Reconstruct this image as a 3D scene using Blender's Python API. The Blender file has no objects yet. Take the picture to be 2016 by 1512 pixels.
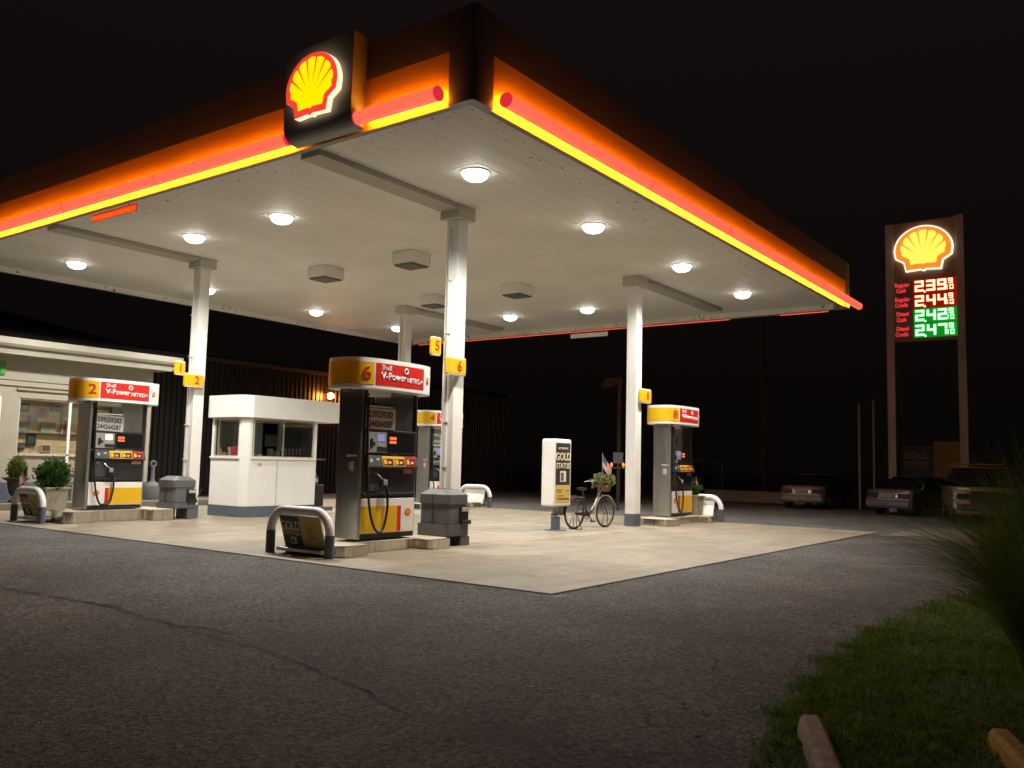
import bpy, bmesh, math, random
from mathutils import Vector, Matrix
random.seed(7)
SC = bpy.context.scene
K = 0.85                      # the scene is laid out in survey units and brought to metres at the end
# ------------------------------------------------------------------ camera
CX, CY, CZ = -9.1287, -7.5213, 1.6
YAW, PITCH, ROLL, FPX = 0.6348, 0.0914, 0.0242, 1719.16
fw = Vector((math.cos(YAW)*math.cos(PITCH), math.sin(YAW)*math.cos(PITCH), math.sin(PITCH)))
rt = Vector((math.sin(YAW), -math.cos(YAW), 0)); up = rt.cross(fw)
r2 = rt*math.cos(ROLL)+up*math.sin(ROLL); u2 = -rt*math.sin(ROLL)+up*math.cos(ROLL)
cd = bpy.data.cameras.new('camera'); cam = bpy.data.objects.new('camera', cd); SC.collection.objects.link(cam)
cd.sensor_width = 36; cd.lens = FPX/2016*36; cd.clip_start = .05; cd.clip_end = 600
M = Matrix((r2, u2, -fw)).transposed().to_4x4(); M.translation = Vector((CX, CY, CZ))
cam.matrix_world = M; SC.camera = cam
# ------------------------------------------------------------------ world: night sky
W = bpy.data.worlds.new('World'); SC.world = W; W.use_nodes = True
bg = W.node_tree.nodes['Background']; bg.inputs[1].default_value = 1.0
wn = W.node_tree.nodes; wl_ = W.node_tree.links
_tc = wn.new('ShaderNodeTexCoord'); _sx = wn.new('ShaderNodeSeparateXYZ'); _rp = wn.new('ShaderNodeValToRGB')
wl_.new(_tc.outputs['Generated'], _sx.inputs[0]); wl_.new(_sx.outputs[2], _rp.inputs[0]); wl_.new(_rp.outputs[0], bg.inputs[0])
_rp.color_ramp.elements[0].position = .02; _rp.color_ramp.elements[0].color = (.0021, .0016, .0013, 1)
_rp.color_ramp.elements[1].position = .62; _rp.color_ramp.elements[1].color = (.0080, .0052, .0050, 1)
SC.view_settings.view_transform = 'Standard'; SC.view_settings.look = 'None'
SC.view_settings.exposure = 0; SC.view_settings.gamma = 1
SC.cycles.use_denoising = True; SC.cycles.max_bounces = 8; SC.cycles.sample_clamp_indirect = 6
SC.cycles.caustics_reflective = False; SC.cycles.caustics_refractive = False
LAMP = 11.0                   # radiance of the lamp lenses
SPOT = 850.0                  # power of the lamp inside each lens
# ------------------------------------------------------------------ materials
MT = {}
def mat(name, col=(.5, .5, .5), rough=.5, metal=0., vary=.0, vscale=3., bump=0., bscale=60., emit=None, es=0., coat=0., spec=.5, dirt=None, aniso=False):
    if name in MT: return MT[name]
    m = bpy.data.materials.new(name); m.use_nodes = True; nt = m.node_tree; N = nt.nodes; L = nt.links
    b = N['Principled BSDF']; b.inputs['Base Color'].default_value = (*col, 1); b.inputs['Roughness'].default_value = rough
    b.inputs['Metallic'].default_value = metal; b.inputs['Specular IOR Level'].default_value = spec
    if coat: b.inputs['Coat Weight'].default_value = coat
    if emit: b.inputs['Emission Color'].default_value = (*emit, 1); b.inputs['Emission Strength'].default_value = es
    if vary or bump or dirt:
        tc = N.new('ShaderNodeTexCoord')
        if vary or dirt:
            n = N.new('ShaderNodeTexNoise'); n.inputs['Scale'].default_value = vscale; n.inputs['Detail'].default_value = 6; n.inputs['Roughness'].default_value = .65
            if aniso:
                mp = N.new('ShaderNodeMapping'); mp.inputs['Scale'].default_value = (8, 8, .25); L.new(tc.outputs['Object'], mp.inputs[0]); L.new(mp.outputs[0], n.inputs['Vector'])
            else: L.new(tc.outputs['Object'], n.inputs['Vector'])
            r = N.new('ShaderNodeValToRGB'); L.new(n.outputs['Fac'], r.inputs[0])
            r.color_ramp.elements[0].position = .3; r.color_ramp.elements[1].position = .7
            lo = dirt if dirt else [c*(1-vary) for c in col]; hi = col if dirt else [min(1, c*(1+vary)) for c in col]
            r.color_ramp.elements[0].color = (*lo, 1); r.color_ramp.elements[1].color = (*hi, 1)
            L.new(r.outputs[0], b.inputs['Base Color'])
            mr = N.new('ShaderNodeMapRange'); mr.inputs[3].default_value = max(.03, rough-.08); mr.inputs[4].default_value = min(1, rough+.12)
            L.new(n.outputs['Fac'], mr.inputs[0]); L.new(mr.outputs[0], b.inputs['Roughness'])
        if bump:
            n2 = N.new('ShaderNodeTexNoise'); n2.inputs['Scale'].default_value = bscale; n2.inputs['Detail'].default_value = 4
            L.new(tc.outputs['Object'], n2.inputs['Vector'])
            bp = N.new('ShaderNodeBump'); bp.inputs['Strength'].default_value = bump; bp.inputs['Distance'].default_value = .01
            L.new(n2.outputs['Fac'], bp.inputs['Height']); L.new(bp.outputs[0], b.inputs['Normal'])
    MT[name] = m; return m
def emis(name, col, s): return mat(name, col=tuple(c*.5 for c in col), rough=.4, emit=col, es=s)
WHITE = mat('white_paint', (.86, .85, .82), .38, vary=.05, vscale=1.5, bump=.05, bscale=30)
CREAM = mat('store_paint', (.36, .335, .27), .55, vary=.08, vscale=1.2, bump=.15, bscale=40)
FASC = mat('fascia_grey', (.25, .235, .225), .4, vary=.1, vscale=.8)
SLATE = mat('slate_blue_paint', (.10, .125, .165), .45, vary=.15, vscale=4, bump=.1)
STEEL = mat('brushed_steel', (.46, .45, .43), .3, metal=1, vary=.14, vscale=3, aniso=True)
STEEL2 = mat('worn_steel', (.60, .57, .51), .17, metal=1, vary=.4, vscale=3, bump=.2, bscale=5, aniso=True)
BLACK = mat('black_plastic', (.018, .018, .018), .42, vary=.3, vscale=5, bump=.08, bscale=90)
RUBBER = mat('rubber', (.012, .012, .012), .5)
GREYP = mat('grey_plastic', (.115, .122, .128), .5, vary=.12, vscale=3, bump=.25, bscale=120)
GREYD = mat('dark_grey_plastic', (.045, .05, .055), .5, vary=.15, vscale=3)
YEL = mat('yellow_print', (.80, .47, .012), .35, vary=.03)
RED = mat('red_print', (.62, .022, .016), .35, vary=.04)
ORANGE = mat('orange_print', (.85, .33, .02), .4)
NUMRED = mat('number_red', (.50, .05, .01), .4)
LETW = mat('white_lettering', (.8, .8, .78), .4)
INK = mat('black_ink', (.02, .02, .02), .5)
CARD = mat('price_card', (.42, .43, .43), .45, vary=.06, vscale=10)
CHROME = mat('chrome', (.7, .7, .7), .12, metal=1)
BEIGE = mat('beige', (.35, .31, .24), .6, vary=.1)
def glass(name, tint=(.9, .92, .9)):
    if name in MT: return MT[name]
    m = bpy.data.materials.new(name); m.use_nodes = True; nt = m.node_tree; N = nt.nodes; L = nt.links; N.remove(N['Principled BSDF'])
    t = N.new('ShaderNodeBsdfTransparent'); t.inputs[0].default_value = (*tint, 1); g = N.new('ShaderNodeBsdfGlossy'); g.inputs['Roughness'].default_value = .02
    lw = N.new('ShaderNodeLayerWeight'); pw_ = N.new('ShaderNodeMath'); pw_.operation = 'POWER'; pw_.inputs[1].default_value = 4.5; L.new(lw.outputs['Facing'], pw_.inputs[0]); lw.inputs[0].default_value = .5
    f = N.new('ShaderNodeMath'); f.operation = 'MULTIPLY_ADD'; f.inputs[1].default_value = .8; f.inputs[2].default_value = .045; L.new(pw_.outputs[0], f.inputs[0]); mx = N.new('ShaderNodeMixShader')
    L.new(f.outputs[0], mx.inputs[0]); L.new(t.outputs[0], mx.inputs[1]); L.new(g.outputs[0], mx.inputs[2]); L.new(mx.outputs[0], N['Material Output'].inputs[0])
    MT[name] = m; return m
GLASS = glass('window_glass'); GLASSD = glass('tinted_glass', (.35, .37, .37))
# ------------------------------------------------------------------ object helpers
def tag(o, label=None, cat=None, group=None, kind=None):
    for k, v in (('label', label), ('category', cat), ('group', group), ('kind', kind)):
        if v: o[k] = v
    return o
def empty(name, loc=(0, 0, 0), rz=0, label=None, cat=None, group=None):
    o = bpy.data.objects.new(name, None); SC.collection.objects.link(o); o.location = loc; o.rotation_euler = (0, 0, rz); o.empty_display_size = .1
    return tag(o, label, cat, group)
class MB:
    def __init__(s): s.v = []; s.f = []; s.m = []
    def add(s, vs, fs, m=0):
        b = len(s.v); s.v += [tuple(v) for v in vs]
        for f in fs: s.f.append([i+b for i in f]); s.m.append(m)
        return s
    def box(s, x0, x1, y0, y1, z0, z1, m=0):
        return s.add([(x0, y0, z0), (x1, y0, z0), (x1, y1, z0), (x0, y1, z0), (x0, y0, z1), (x1, y0, z1), (x1, y1, z1), (x0, y1, z1)],
                     [(0, 3, 2, 1), (4, 5, 6, 7), (0, 1, 5, 4), (1, 2, 6, 5), (2, 3, 7, 6), (3, 0, 4, 7)], m)
    def prism(s, pts, a, b, ax='z', m=0, mtop=None):
        # pts 2D ccw; ax z: (x,y); ax y: (x,z); ax x: (y,z)
        def P(p, t): return {'z': (p[0], p[1], t), 'y': (p[0], t, p[1]), 'x': (t, p[0], p[1])}[ax]
        n = len(pts); vs = [P(p, a) for p in pts]+[P(p, b) for p in pts]
        s.add(vs, [tuple(range(n))[::-1]]+[(i, (i+1) % n, n+(i+1) % n, n+i) for i in range(n)], m)
        s.add([P(p, b) for p in pts], [tuple(range(n))], m if mtop is None else mtop); return s
    def tube(s, pts, r, n=10, m=0, cap=True, closed=False):
        pts = [Vector(p) for p in pts]; N = len(pts); base = len(s.v); prev = None
        rs = r if isinstance(r, (list, tuple)) else [r]*N
        for i, p in enumerate(pts):
            if closed: t = pts[(i+1) % N]-pts[i-1]
            else: t = pts[min(i+1, N-1)]-pts[max(i-1, 0)]
            t.normalize()
            if prev is None:
                a = Vector((0, 0, 1)) if abs(t.z) < .9 else Vector((1, 0, 0)); e = t.cross(a).normalized()
            else: e = (prev-t*prev.dot(t)).normalized()
            prev = e; g = t.cross(e)
            for k in range(n):
                q = 2*math.pi*k/n; s.v.append(tuple(p+(e*math.cos(q)+g*math.sin(q))*rs[i]))
        for i in range(N if closed else N-1):
            for k in range(n):
                a = base+i*n+k; b = base+i*n+(k+1) % n; j = (i+1) % N; c = base+j*n+(k+1) % n; d = base+j*n+k
                s.f.append([a, b, c, d]); s.m.append(m)
        if cap and not closed:
            s.f.append([base+k for k in range(n)][::-1]); s.m.append(m); s.f.append([base+(N-1)*n+k for k in range(n)]); s.m.append(m)
        return s
    def lathe(s, prof, c=(0, 0, 0), n=24, m=0, sx=1, sy=1):
        base = len(s.v)
        for r, z in prof:
            for k in range(n):
                q = 2*math.pi*k/n; s.v.append((c[0]+r*math.cos(q)*sx, c[1]+r*math.sin(q)*sy, c[2]+z))
        for i in range(len(prof)-1):
            for k in range(n):
                s.f.append([base+i*n+k, base+i*n+(k+1) % n, base+(i+1)*n+(k+1) % n, base+(i+1)*n+k]); s.m.append(m)
        s.f.append([base+k for k in range(n)][::-1]); s.m.append(m)
        s.f.append([base+(len(prof)-1)*n+k for k in range(n)]); s.m.append(m); return s
    def build(s, name, mats, parent=None, loc=(0, 0, 0), rot=(0, 0, 0), smooth=False, bevel=0, label=None, seg=2):
        me = bpy.data.meshes.new(name); me.from_pydata(s.v, [], s.f)
        if not isinstance(mats, (list, tuple)): mats = [mats]
        for m in mats: me.materials.append(m)
        for p, mi in zip(me.polygons, s.m): p.material_index = mi
        bm = bmesh.new(); bm.from_mesh(me); bmesh.ops.recalc_face_normals(bm, faces=bm.faces); bm.to_mesh(me); bm.free()
        if smooth: me.polygons.foreach_set('use_smooth', [True]*len(me.polygons)); me.set_sharp_from_angle(angle=math.radians(40))
        me.update(); o = bpy.data.objects.new(name, me); SC.collection.objects.link(o); o.location = loc; o.rotation_euler = rot
        if parent: o.parent = parent
        if bevel:
            w = o.modifiers.new('bevel', 'BEVEL'); w.width = bevel; w.segments = seg; w.limit_method = 'ANGLE'; w.angle_limit = math.radians(35)
        if label: o['label'] = label
        return o
def box(name, x0, x1, y0, y1, z0, z1, m, parent=None, bevel=0, **k): return MB().box(x0, x1, y0, y1, z0, z1).build(name, m, parent, bevel=bevel, **k)
FRONT = (math.pi/2, 0, 0); LEFTF = (math.pi/2, 0, -math.pi/2); TC = {}
def text_verts(s, size, bold, ext, align):
    key = (s, size, bold, ext, align)
    if key not in TC:
        c = bpy.data.curves.new('t', 'FONT'); c.body = s; c.size = size; c.bevel_depth = bold; c.bevel_resolution = 0; c.extrude = ext; c.align_x = align; c.align_y = 'CENTER'; c.resolution_u = 3
        o = bpy.data.objects.new('t', c); me = bpy.data.meshes.new_from_object(o); bpy.data.objects.remove(o); bpy.data.curves.remove(c); TC[key] = me
    return TC[key]
def text(s, parent, loc, rot, size, m, name='lettering', bold=0., ext=.002, align='CENTER', sx=1., fn=None):
    src = text_verts(s, size, bold, ext, align); me = src.copy(); me.name = name
    for v in me.vertices:
        v.co.x *= sx
        if fn: v.co = Vector(fn(v.co))
    me.materials.clear(); me.materials.append(m); o = bpy.data.objects.new(name, me); SC.collection.objects.link(o); o.parent = parent
    if not fn: o.location = loc; o.rotation_euler = rot
    return o
# ------------------------------------------------------------------ scallop emblem (frontal outline, unit width)
def shell_outline():
    p = [(-.30, -.415), (-.05, -.40), (0, -.425), (.05, -.40), (.30, -.415), (.335, -.25), (.48, -.16)]
    for i in range(0, 33):
        a = math.pi*i/32; p.append((.5*math.cos(a), -.03+.45*math.sin(a)))
    return p+[(-.48, -.16), (-.335, -.25)]
def shell_scaled(k, dy=0, kx=None): return [(x*(kx or k), (y+.02)*k-.02+dy) for x, y in shell_outline()]
def shell_yellow():
    p = [(-.225, -.32), (-.04, -.31), (0, -.335), (.04, -.31), (.225, -.32), (.255, -.20), (.385, -.125)]
    n = 7
    for i in range(0, n*8+1):
        f = i/(n*8); a = math.pi*(-.02+1.04*f); w = abs(math.sin(math.pi*f*n))**.5; R = .93+.07*w
        p.append((.41*R*math.cos(a), -.03+.375*R*math.sin(a)))
    return p+[(-.385, -.125), (-.255, -.20)]
def emblem(parent, W_, loc, rot, mr, my, mw=None, depth=.08, ribs=True, name='emblem', rim=.94, ky=1.0):
    """scallop: optional white backlit box, red face, yellow face; local x,y face plane, +z to viewer"""
    def sc(pts): return [(x*W_, y*W_) for x, y in pts]
    e = bpy.data.objects.new(name, None)
    b = MB()
    ms = [mr, my]+([mw] if mw else [])
    if mw: b.prism(sc(shell_scaled(1.0)), 0, depth, 'z', 2); z = depth+.002; k = rim
    else: z = .002; k = 1.0
    t = .004*max(W_, .5)
    b.prism(sc(shell_scaled(k)), z, z+t, 'z', 0)
    ky = ky if mw else 1.05
    b.prism(sc([(x*ky*.94, y*ky*.94+.01) for x, y in shell_yellow()]), z+t+.001, z+2*t+.001, 'z', 1)
    if ribs:
        z2 = z+2*t+.003
        for i in range(1, 7):
            a = math.pi*(-.02+1.04*i/7)
            tip = (.41*1.0*math.cos(a), -.03+.385*math.sin(a)); foot = (.30*tip[0], -.27+.42*(tip[1]+.27))
            nx, ny = -(tip[1]-foot[1]), tip[0]-foot[0]; l = math.hypot(nx, ny); nx, ny = nx/l*.015, ny/l*.015
            b.prism(sc([(tip[0]-nx, tip[1]-ny), (tip[0]+nx, tip[1]+ny), foot]), z2, z2+.001, 'z', 0)
    return b.build(name, ms, parent, loc, rot)
# ================================================================== GROUND
def ground_mat(name, base, var, speck, bumpd, slab=0):
    m = bpy.data.materials.new(name); m.use_nodes = True; nt = m.node_tree; N = nt.nodes; L = nt.links; b = N['Principled BSDF']
    tc = N.new('ShaderNodeTexCoord')
    def noise(s, d=5, r=.6):
        n = N.new('ShaderNodeTexNoise'); n.inputs['Scale'].default_value = s; n.inputs['Detail'].default_value = d; n.inputs['Roughness'].default_value = r; L.new(tc.outputs['Object'], n.inputs['Vector']); return n
    def mix(a, bb, f, t='MIX', fac=None):
        x = N.new('ShaderNodeMix'); x.data_type = 'RGBA'; x.blend_type = t
        for sock, v in ((6, a), (7, bb)):
            if isinstance(v, tuple): x.inputs[sock].default_value = (*v, 1)
            else: L.new(v, x.inputs[sock])
        if fac is not None: L.new(fac, x.inputs[0])
        else: x.inputs[0].default_value = f
        return x.outputs[2]
    def ramp(src, p0, p1, c0=(0, 0, 0), c1=(1, 1, 1)):
        r = N.new('ShaderNodeValToRGB'); r.color_ramp.elements[0].position = p0; r.color_ramp.elements[1].position = p1
        r.color_ramp.elements[0].color = (*c0, 1); r.color_ramp.elements[1].color = (*c1, 1); L.new(src, r.inputs[0]); return r.outputs[0]
    big = noise(.35, 6); mid = noise(2.2, 7, .7); fine = noise(45 if not slab else 25, 3)
    c = ramp(big.outputs['Fac'], .35, .65, tuple(x*(1-var) for x in base), tuple(x*(1+var) for x in base))
    c = mix(c, ramp(mid.outputs['Fac'], .3, .7, (.72, .72, .74), (1.2, 1.18, 1.14)), .8, 'MULTIPLY')
    if not slab:
        vo = N.new('ShaderNodeTexVoronoi'); vo.inputs['Scale'].default_value = 38; L.new(tc.outputs['Object'], vo.inputs['Vector'])
        sp = N.new('ShaderNodeSeparateColor'); L.new(vo.outputs['Color'], sp.inputs[0])
        c = mix(c, ramp(sp.outputs[0], .0, 1., (.33, .33, .34), (1.9, 1.87, 1.8)), 1., 'MULTIPLY')
        st = ramp(sp.outputs[1], .975, .985)
        c = mix(c, speck, 0, fac=st)
        vo2 = N.new('ShaderNodeTexVoronoi'); vo2.inputs['Scale'].default_value = 110; L.new(tc.outputs['Object'], vo2.inputs['Vector'])
        h = N.new('ShaderNodeMath'); h.operation = 'ADD'; L.new(vo.outputs['Distance'], h.inputs[0]); L.new(vo2.outputs['Distance'], h.inputs[1]); hh = h.outputs[0]
        # worn light patches
        wn = noise(.9, 8, .75); c = mix(c, tuple(x*1.6 for x in base), 0, fac=ramp(wn.outputs['Fac'], .55, .70, (0, 0, 0), (.6, .6, .6)))
        dk = noise(.55, 7, .7); c = mix(c, tuple(x*.45 for x in base), 0, fac=ramp(dk.outputs['Fac'], .56, .70, (0, 0, 0), (.75, .75, .75)))
        b.inputs['Roughness'].default_value = .82
    else:
        # slab tint and joints
        sx = N.new('ShaderNodeSeparateXYZ'); L.new(tc.outputs['Object'], sx.inputs[0]); fs = []; jt = []
        for ax, w in ((0, 4.05), (1, 4.7)):
            d = N.new('ShaderNodeMath'); d.operation = 'DIVIDE'; L.new(sx.outputs[ax], d.inputs[0]); d.inputs[1].default_value = w
            a = N.new('ShaderNodeMath'); a.operation = 'ADD'; L.new(d.outputs[0], a.inputs[0]); a.inputs[1].default_value = .35
            fl = N.new('ShaderNodeMath'); fl.operation = 'FLOOR'; L.new(a.outputs[0], fl.inputs[0]); fs.append(fl)
            fr = N.new('ShaderNodeMath'); fr.operation = 'FRACT'; L.new(a.outputs[0], fr.inputs[0])
            g = N.new('ShaderNodeMath'); g.operation = 'LESS_THAN'; L.new(fr.outputs[0], g.inputs[0]); g.inputs[1].default_value = .006; jt.append(g)
        cb = N.new('ShaderNodeCombineXYZ'); L.new(fs[0].outputs[0], cb.inputs[0]); L.new(fs[1].outputs[0], cb.inputs[1])
        wn = N.new('ShaderNodeTexWhiteNoise'); L.new(cb.outputs[0], wn.inputs['Vector'])
        c = mix(c, ramp(wn.outputs['Value'], 0, 1, (.86, .85, .83), (1.08, 1.08, 1.07)), 1., 'MULTIPLY')
        mp = N.new('ShaderNodeMapping'); mp.inputs['Scale'].default_value = (.25, 1.1, 1); L.new(tc.outputs['Object'], mp.inputs[0])
        s2 = noise(1.3, 6, .7); L.new(mp.outputs[0], s2.inputs['Vector'])
        c = mix(c, ramp(s2.outputs['Fac'], .38, .62, (.74, .72, .68), (1.08, 1.07, 1.04)), .75, 'MULTIPLY')
        ol = noise(1.1, 3); c = mix(c, (.09, .075, .055), 0, fac=ramp(ol.outputs['Fac'], .60, .76, (0, 0, 0), (.6, .6, .6)))
        sp_n = noise(5.5, 4, .6); c = mix(c, (.06, .05, .04), 0, fac=ramp(sp_n.outputs['Fac'], .68, .74, (0, 0, 0), (.4, .4, .4)))
        jm = N.new('ShaderNodeMath'); jm.operation = 'MAXIMUM'; L.new(jt[0].outputs[0], jm.inputs[0]); L.new(jt[1].outputs[0], jm.inputs[1])
        jm2 = N.new('ShaderNodeMath'); jm2.operation = 'MULTIPLY'; L.new(jm.outputs[0], jm2.inputs[0]); jm2.inputs[1].default_value = .85
        c = mix(c, (.07, .06, .05), 0, fac=jm2.outputs[0]); hh = fine.outputs['Fac']
        b.inputs['Roughness'].default_value = .62
    L.new(c, b.inputs['Base Color'])
    bp = N.new('ShaderNodeBump'); bp.inputs['Strength'].default_value = .9 if not slab else .25; bp.inputs['Distance'].default_value = bumpd
    L.new(hh, bp.inputs['Height']); L.new(bp.outputs[0], b.inputs['Normal']); return m
ASPH = ground_mat('asphalt', (.116, .116, .118), .32, (.30, .29, .27), .02)
PADM = ground_mat('concrete', (.31, .275, .217), .07, (1, 1, 1), .003, slab=1)
tag(MB().add([(-220, -220, 0), (260, -220, 0), (260, 260, 0), (-220, 260, 0)], [(0, 1, 2, 3)]).build('ground', ASPH), kind='structure')
PX, PY, PL = .07, -1.43, 15.9
tag(MB().box(PX, PX+PL, PY, 19.6, -.1, .012).build('pavement', PADM), kind='structure')
GAP = mat('joint_filler', (.015, .014, .013), .9)
j = MB()
def jagged(a, b, w, n, mb, z=.006, amp=.4):
    a = Vector(a); b = Vector(b); t = (b-a).normalized(); q = Vector((-t.y, t.x)); prev = None
    for i in range(n+1):
        p = a+(b-a)*i/n; ww = w*(.35+random.random()*.9); o = (random.random()-.5)*w*amp
        cur = [(*(p+q*(o-ww/2)), z), (*(p+q*(o+ww/2)), z)]
        if prev: mb.add(prev+[cur[1], cur[0]], [(0, 1, 2, 3)])
        prev = cur
jagged((PX-.02, PY), (PX-.02, 19.6), .045, 150, j); jagged((PX, PY-.02), (PX+PL, PY-.02), .045, 120, j)
tag(j.build('ground_joint', GAP), kind='structure')
OLDA = ground_mat('old_asphalt', (.138, .131, .126), .35, (.34, .31, .27), .02)
tag(MB().add([(-4.3, 14, .003), (-4.25, 3.6, .003), (-4.1, 2.2, .003), (-4.16, .8, .003), (-4.22, .0, .003), (-4.32, -1.4, .003), (-4.6, -2.8, .003), (-5.2, -4.6, .003), (-6.5, -6.2, .003), (-12, -8, .003), (-12, 14, .003)], [tuple(range(11))]).build('ground', OLDA), kind='structure')
# cracks in the asphalt
ck = MB()
def crack(pts, w):
    P = [Vector(p) for p in pts]; fine = []
    for a, b in zip(P[:-1], P[1:]):
        n = max(4, int((b-a).length/.07))
        for i in range(n):
            q = a+(b-a)*i/n; fine.append(q+Vector((random.gauss(0, .022), random.gauss(0, .022))))
    fine.append(P[-1]); prev = None
    for i in range(len(fine)-1):
        t = (fine[i+1]-fine[i]).normalized(); nrm = Vector((-t.y, t.x)); f = i/len(fine); ww = w*(.3+random.random()*.9)*(1-.75*f)
        cur = [(*(fine[i]-nrm*ww/2), .005), (*(fine[i]+nrm*ww/2), .005)]
        if prev: ck.add(prev+[cur[1], cur[0]], [(0, 1, 2, 3)])
        prev = cur
crack([(-4.25, 3.6), (-4.12, 2.2), (-4.0, 1.4), (-4.18, .6), (-4.2, .1), (-4.26, -.4), (-4.3, -1.1), (-4.34, -1.7), (-4.55, -2.6), (-4.96, -3.8)], .15)
crack([(-4.2, .1), (-4.05, -.3), (-4.1, -.9)], .05)
tag(ck.build('ground_crack', GAP), kind='structure')
tag(MB().add([(-.12, -1.62, .004), (.1, -1.66, .004), (.16, -1.55, .004), (.0, -1.5, .004), (-.1, -1.53, .004)], [(0, 1, 2, 3, 4)]).build('road_marking', mat('blue_marking', (.08, .16, .24), .8, vary=.4, vscale=20)), kind='structure')
PATHM = mat('path_concrete', (.17, .155, .125), .8, vary=.2, vscale=1.5, bump=.3)
tag(MB().add([(14.6, -1.78, .008), (15.1, -2.5, .008), (12.5, -4.9, .008), (11.5, -7, .008), (20, -7, .008), (20.5, -3, .008), (18, -1.85, .008)], [(0, 1, 2, 3, 4, 5, 6)]).build('path', PATHM), kind='structure')
tag(MB().box(-3, 9.3, 17.6, 19.28, -.05, .2).build('pavement', PATHM, bevel=.02), kind='structure')
# painted parking line far back
tag(MB().add([(20.2, 6, .006), (20.35, 6, .006), (22.2, -1, .006), (22.05, -1, .006)], [(0, 1, 2, 3)]).build('road_marking', mat('worn_line', (.3, .28, .24), .8, vary=.4, vscale=8)), kind='structure')
# lawn
edge = [(-6.2, -6.2), (-4.7, -5.75), (-4.0, -5.62), (-3.35, -5.42), (-2.6, -5.3), (-1.6, -5.22), (-.6, -5.16), (.3, -5.08), (1.3, -5.12), (2.4, -5.16), (3.6, -5.25), (4.8, -5.6), (6.0, -6.4)]
LAWN = mat('lawn_soil', (.05, .075, .016), .9, vary=.4, vscale=6, bump=.6, bscale=30)
tag(MB().add([(x, y, .01) for x, y in edge]+[(8, -14, .01), (-8, -14, .01)], [tuple(range(len(edge)+2))]).build('lawn', LAWN), kind='structure')
def blade_mat(name, a, b):
    m = bpy.data.materials.new(name); m.use_nodes = True; nt = m.node_tree; N = nt.nodes; L = nt.links; N.remove(N['Principled BSDF']); p = N.new('ShaderNodeBsdfDiffuse'); tl = N.new('ShaderNodeBsdfTranslucent'); ms_ = N.new('ShaderNodeMixShader'); ms_.inputs[0].default_value = .42
    L.new(p.outputs[0], ms_.inputs[1]); L.new(tl.outputs[0], ms_.inputs[2]); L.new(ms_.outputs[0], N['Material Output'].inputs[0])
    tc = N.new('ShaderNodeTexCoord'); n = N.new('ShaderNodeTexNoise'); n.inputs['Scale'].default_value = 9; L.new(tc.outputs['Object'], n.inputs['Vector'])
    r = N.new('ShaderNodeValToRGB'); r.color_ramp.elements[0].color = (*a, 1); r.color_ramp.elements[1].color = (*b, 1); r.color_ramp.elements[0].position = .35; r.color_ramp.elements[1].position = .65
    L.new(n.outputs['Fac'], r.inputs[0]); L.new(r.outputs[0], p.inputs[0]); L.new(r.outputs[0], tl.inputs[0]); return m
g = MB(); ed = sorted(edge)
def edge_y(x):
    for (a, b), (c, d) in zip(ed[:-1], ed[1:]):
        if a <= x <= c: return b+(d-b)*(x-a)/(c-a)
    return -99
cnt = 0
while cnt < 60000:
    x = -5.6+random.random()*10.5
    near = 1 if x < .5 else .45
    if random.random() > near: continue
    y = edge_y(x)-random.random()**1.1*3.0+abs(random.gauss(0, .09))*(1 if random.random() < .12 else -1)+.06*math.sin(x*7.3)+.04*math.sin(x*17+1)
    if random.random() < .5 and math.sin(x*3.1+y*2.3)+math.sin(x*1.3-y*4.1) < -.9: continue
    h = random.uniform(.02, .055)*(1.3 if math.sin(x*5+y*3) > .4 else 1); a = random.random()*6.28; w = .004; lx, ly = random.gauss(0, .025), random.gauss(0, .025)
    dx, dy = math.cos(a)*w, math.sin(a)*w
    g.add([(x-dx, y-dy, .01), (x+dx, y+dy, .01), (x+lx*.4+dx*.7, y+ly*.4+dy*.7, .01+h*.6), (x+lx, y+ly, .01+h), (x+lx*.4-dx*.7, y+ly*.4-dy*.7, .01+h*.6)], [(0, 1, 2, 3, 4)]); cnt += 1
g2 = MB()
for i in range(5200):
    x = -5.6+random.random()*9; y = edge_y(x)-random.random()**1.3*2.6-.02; a = random.random()*6.28; l = random.uniform(.02, .07); w = .003
    d = Vector((math.cos(a), math.sin(a), random.uniform(0, .9))).normalized()*l; sd = Vector((-math.sin(a), math.cos(a), 0))*w; p = Vector((x, y, random.uniform(.02, .05)))
    g2.add([p-sd, p+sd, p+d+sd*.4, p+d-sd*.4], [(0, 1, 2, 3)])
for i in range(90):
    x = -5.4+random.random()*7; y = edge_y(x)+random.gauss(-.5, .8); a = random.random()*6.28; c, q = math.cos(a)*.035, math.sin(a)*.035; z = .055 if y < edge_y(x)-.05 else .014
    g2.add([(x-c, y-q, z), (x-q*.5, y+c*.5, z+.012), (x+c, y+q, z+.004), (x+q*.5, y-c*.5, z+.008)], [(0, 1, 2, 3)])
tag(g2.build('dry_grass', blade_mat('dry_bits', (.16, .12, .05), (.30, .24, .12))), 'dry straw bits and fallen leaves scattered over the verge', 'dry grass', kind='stuff')
tag(g.build('grass', blade_mat('grass_blades', (.09, .16, .02), (.20, .29, .05))), 'short dark green grass of the verge beside the asphalt', 'grass', kind='stuff')
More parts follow.
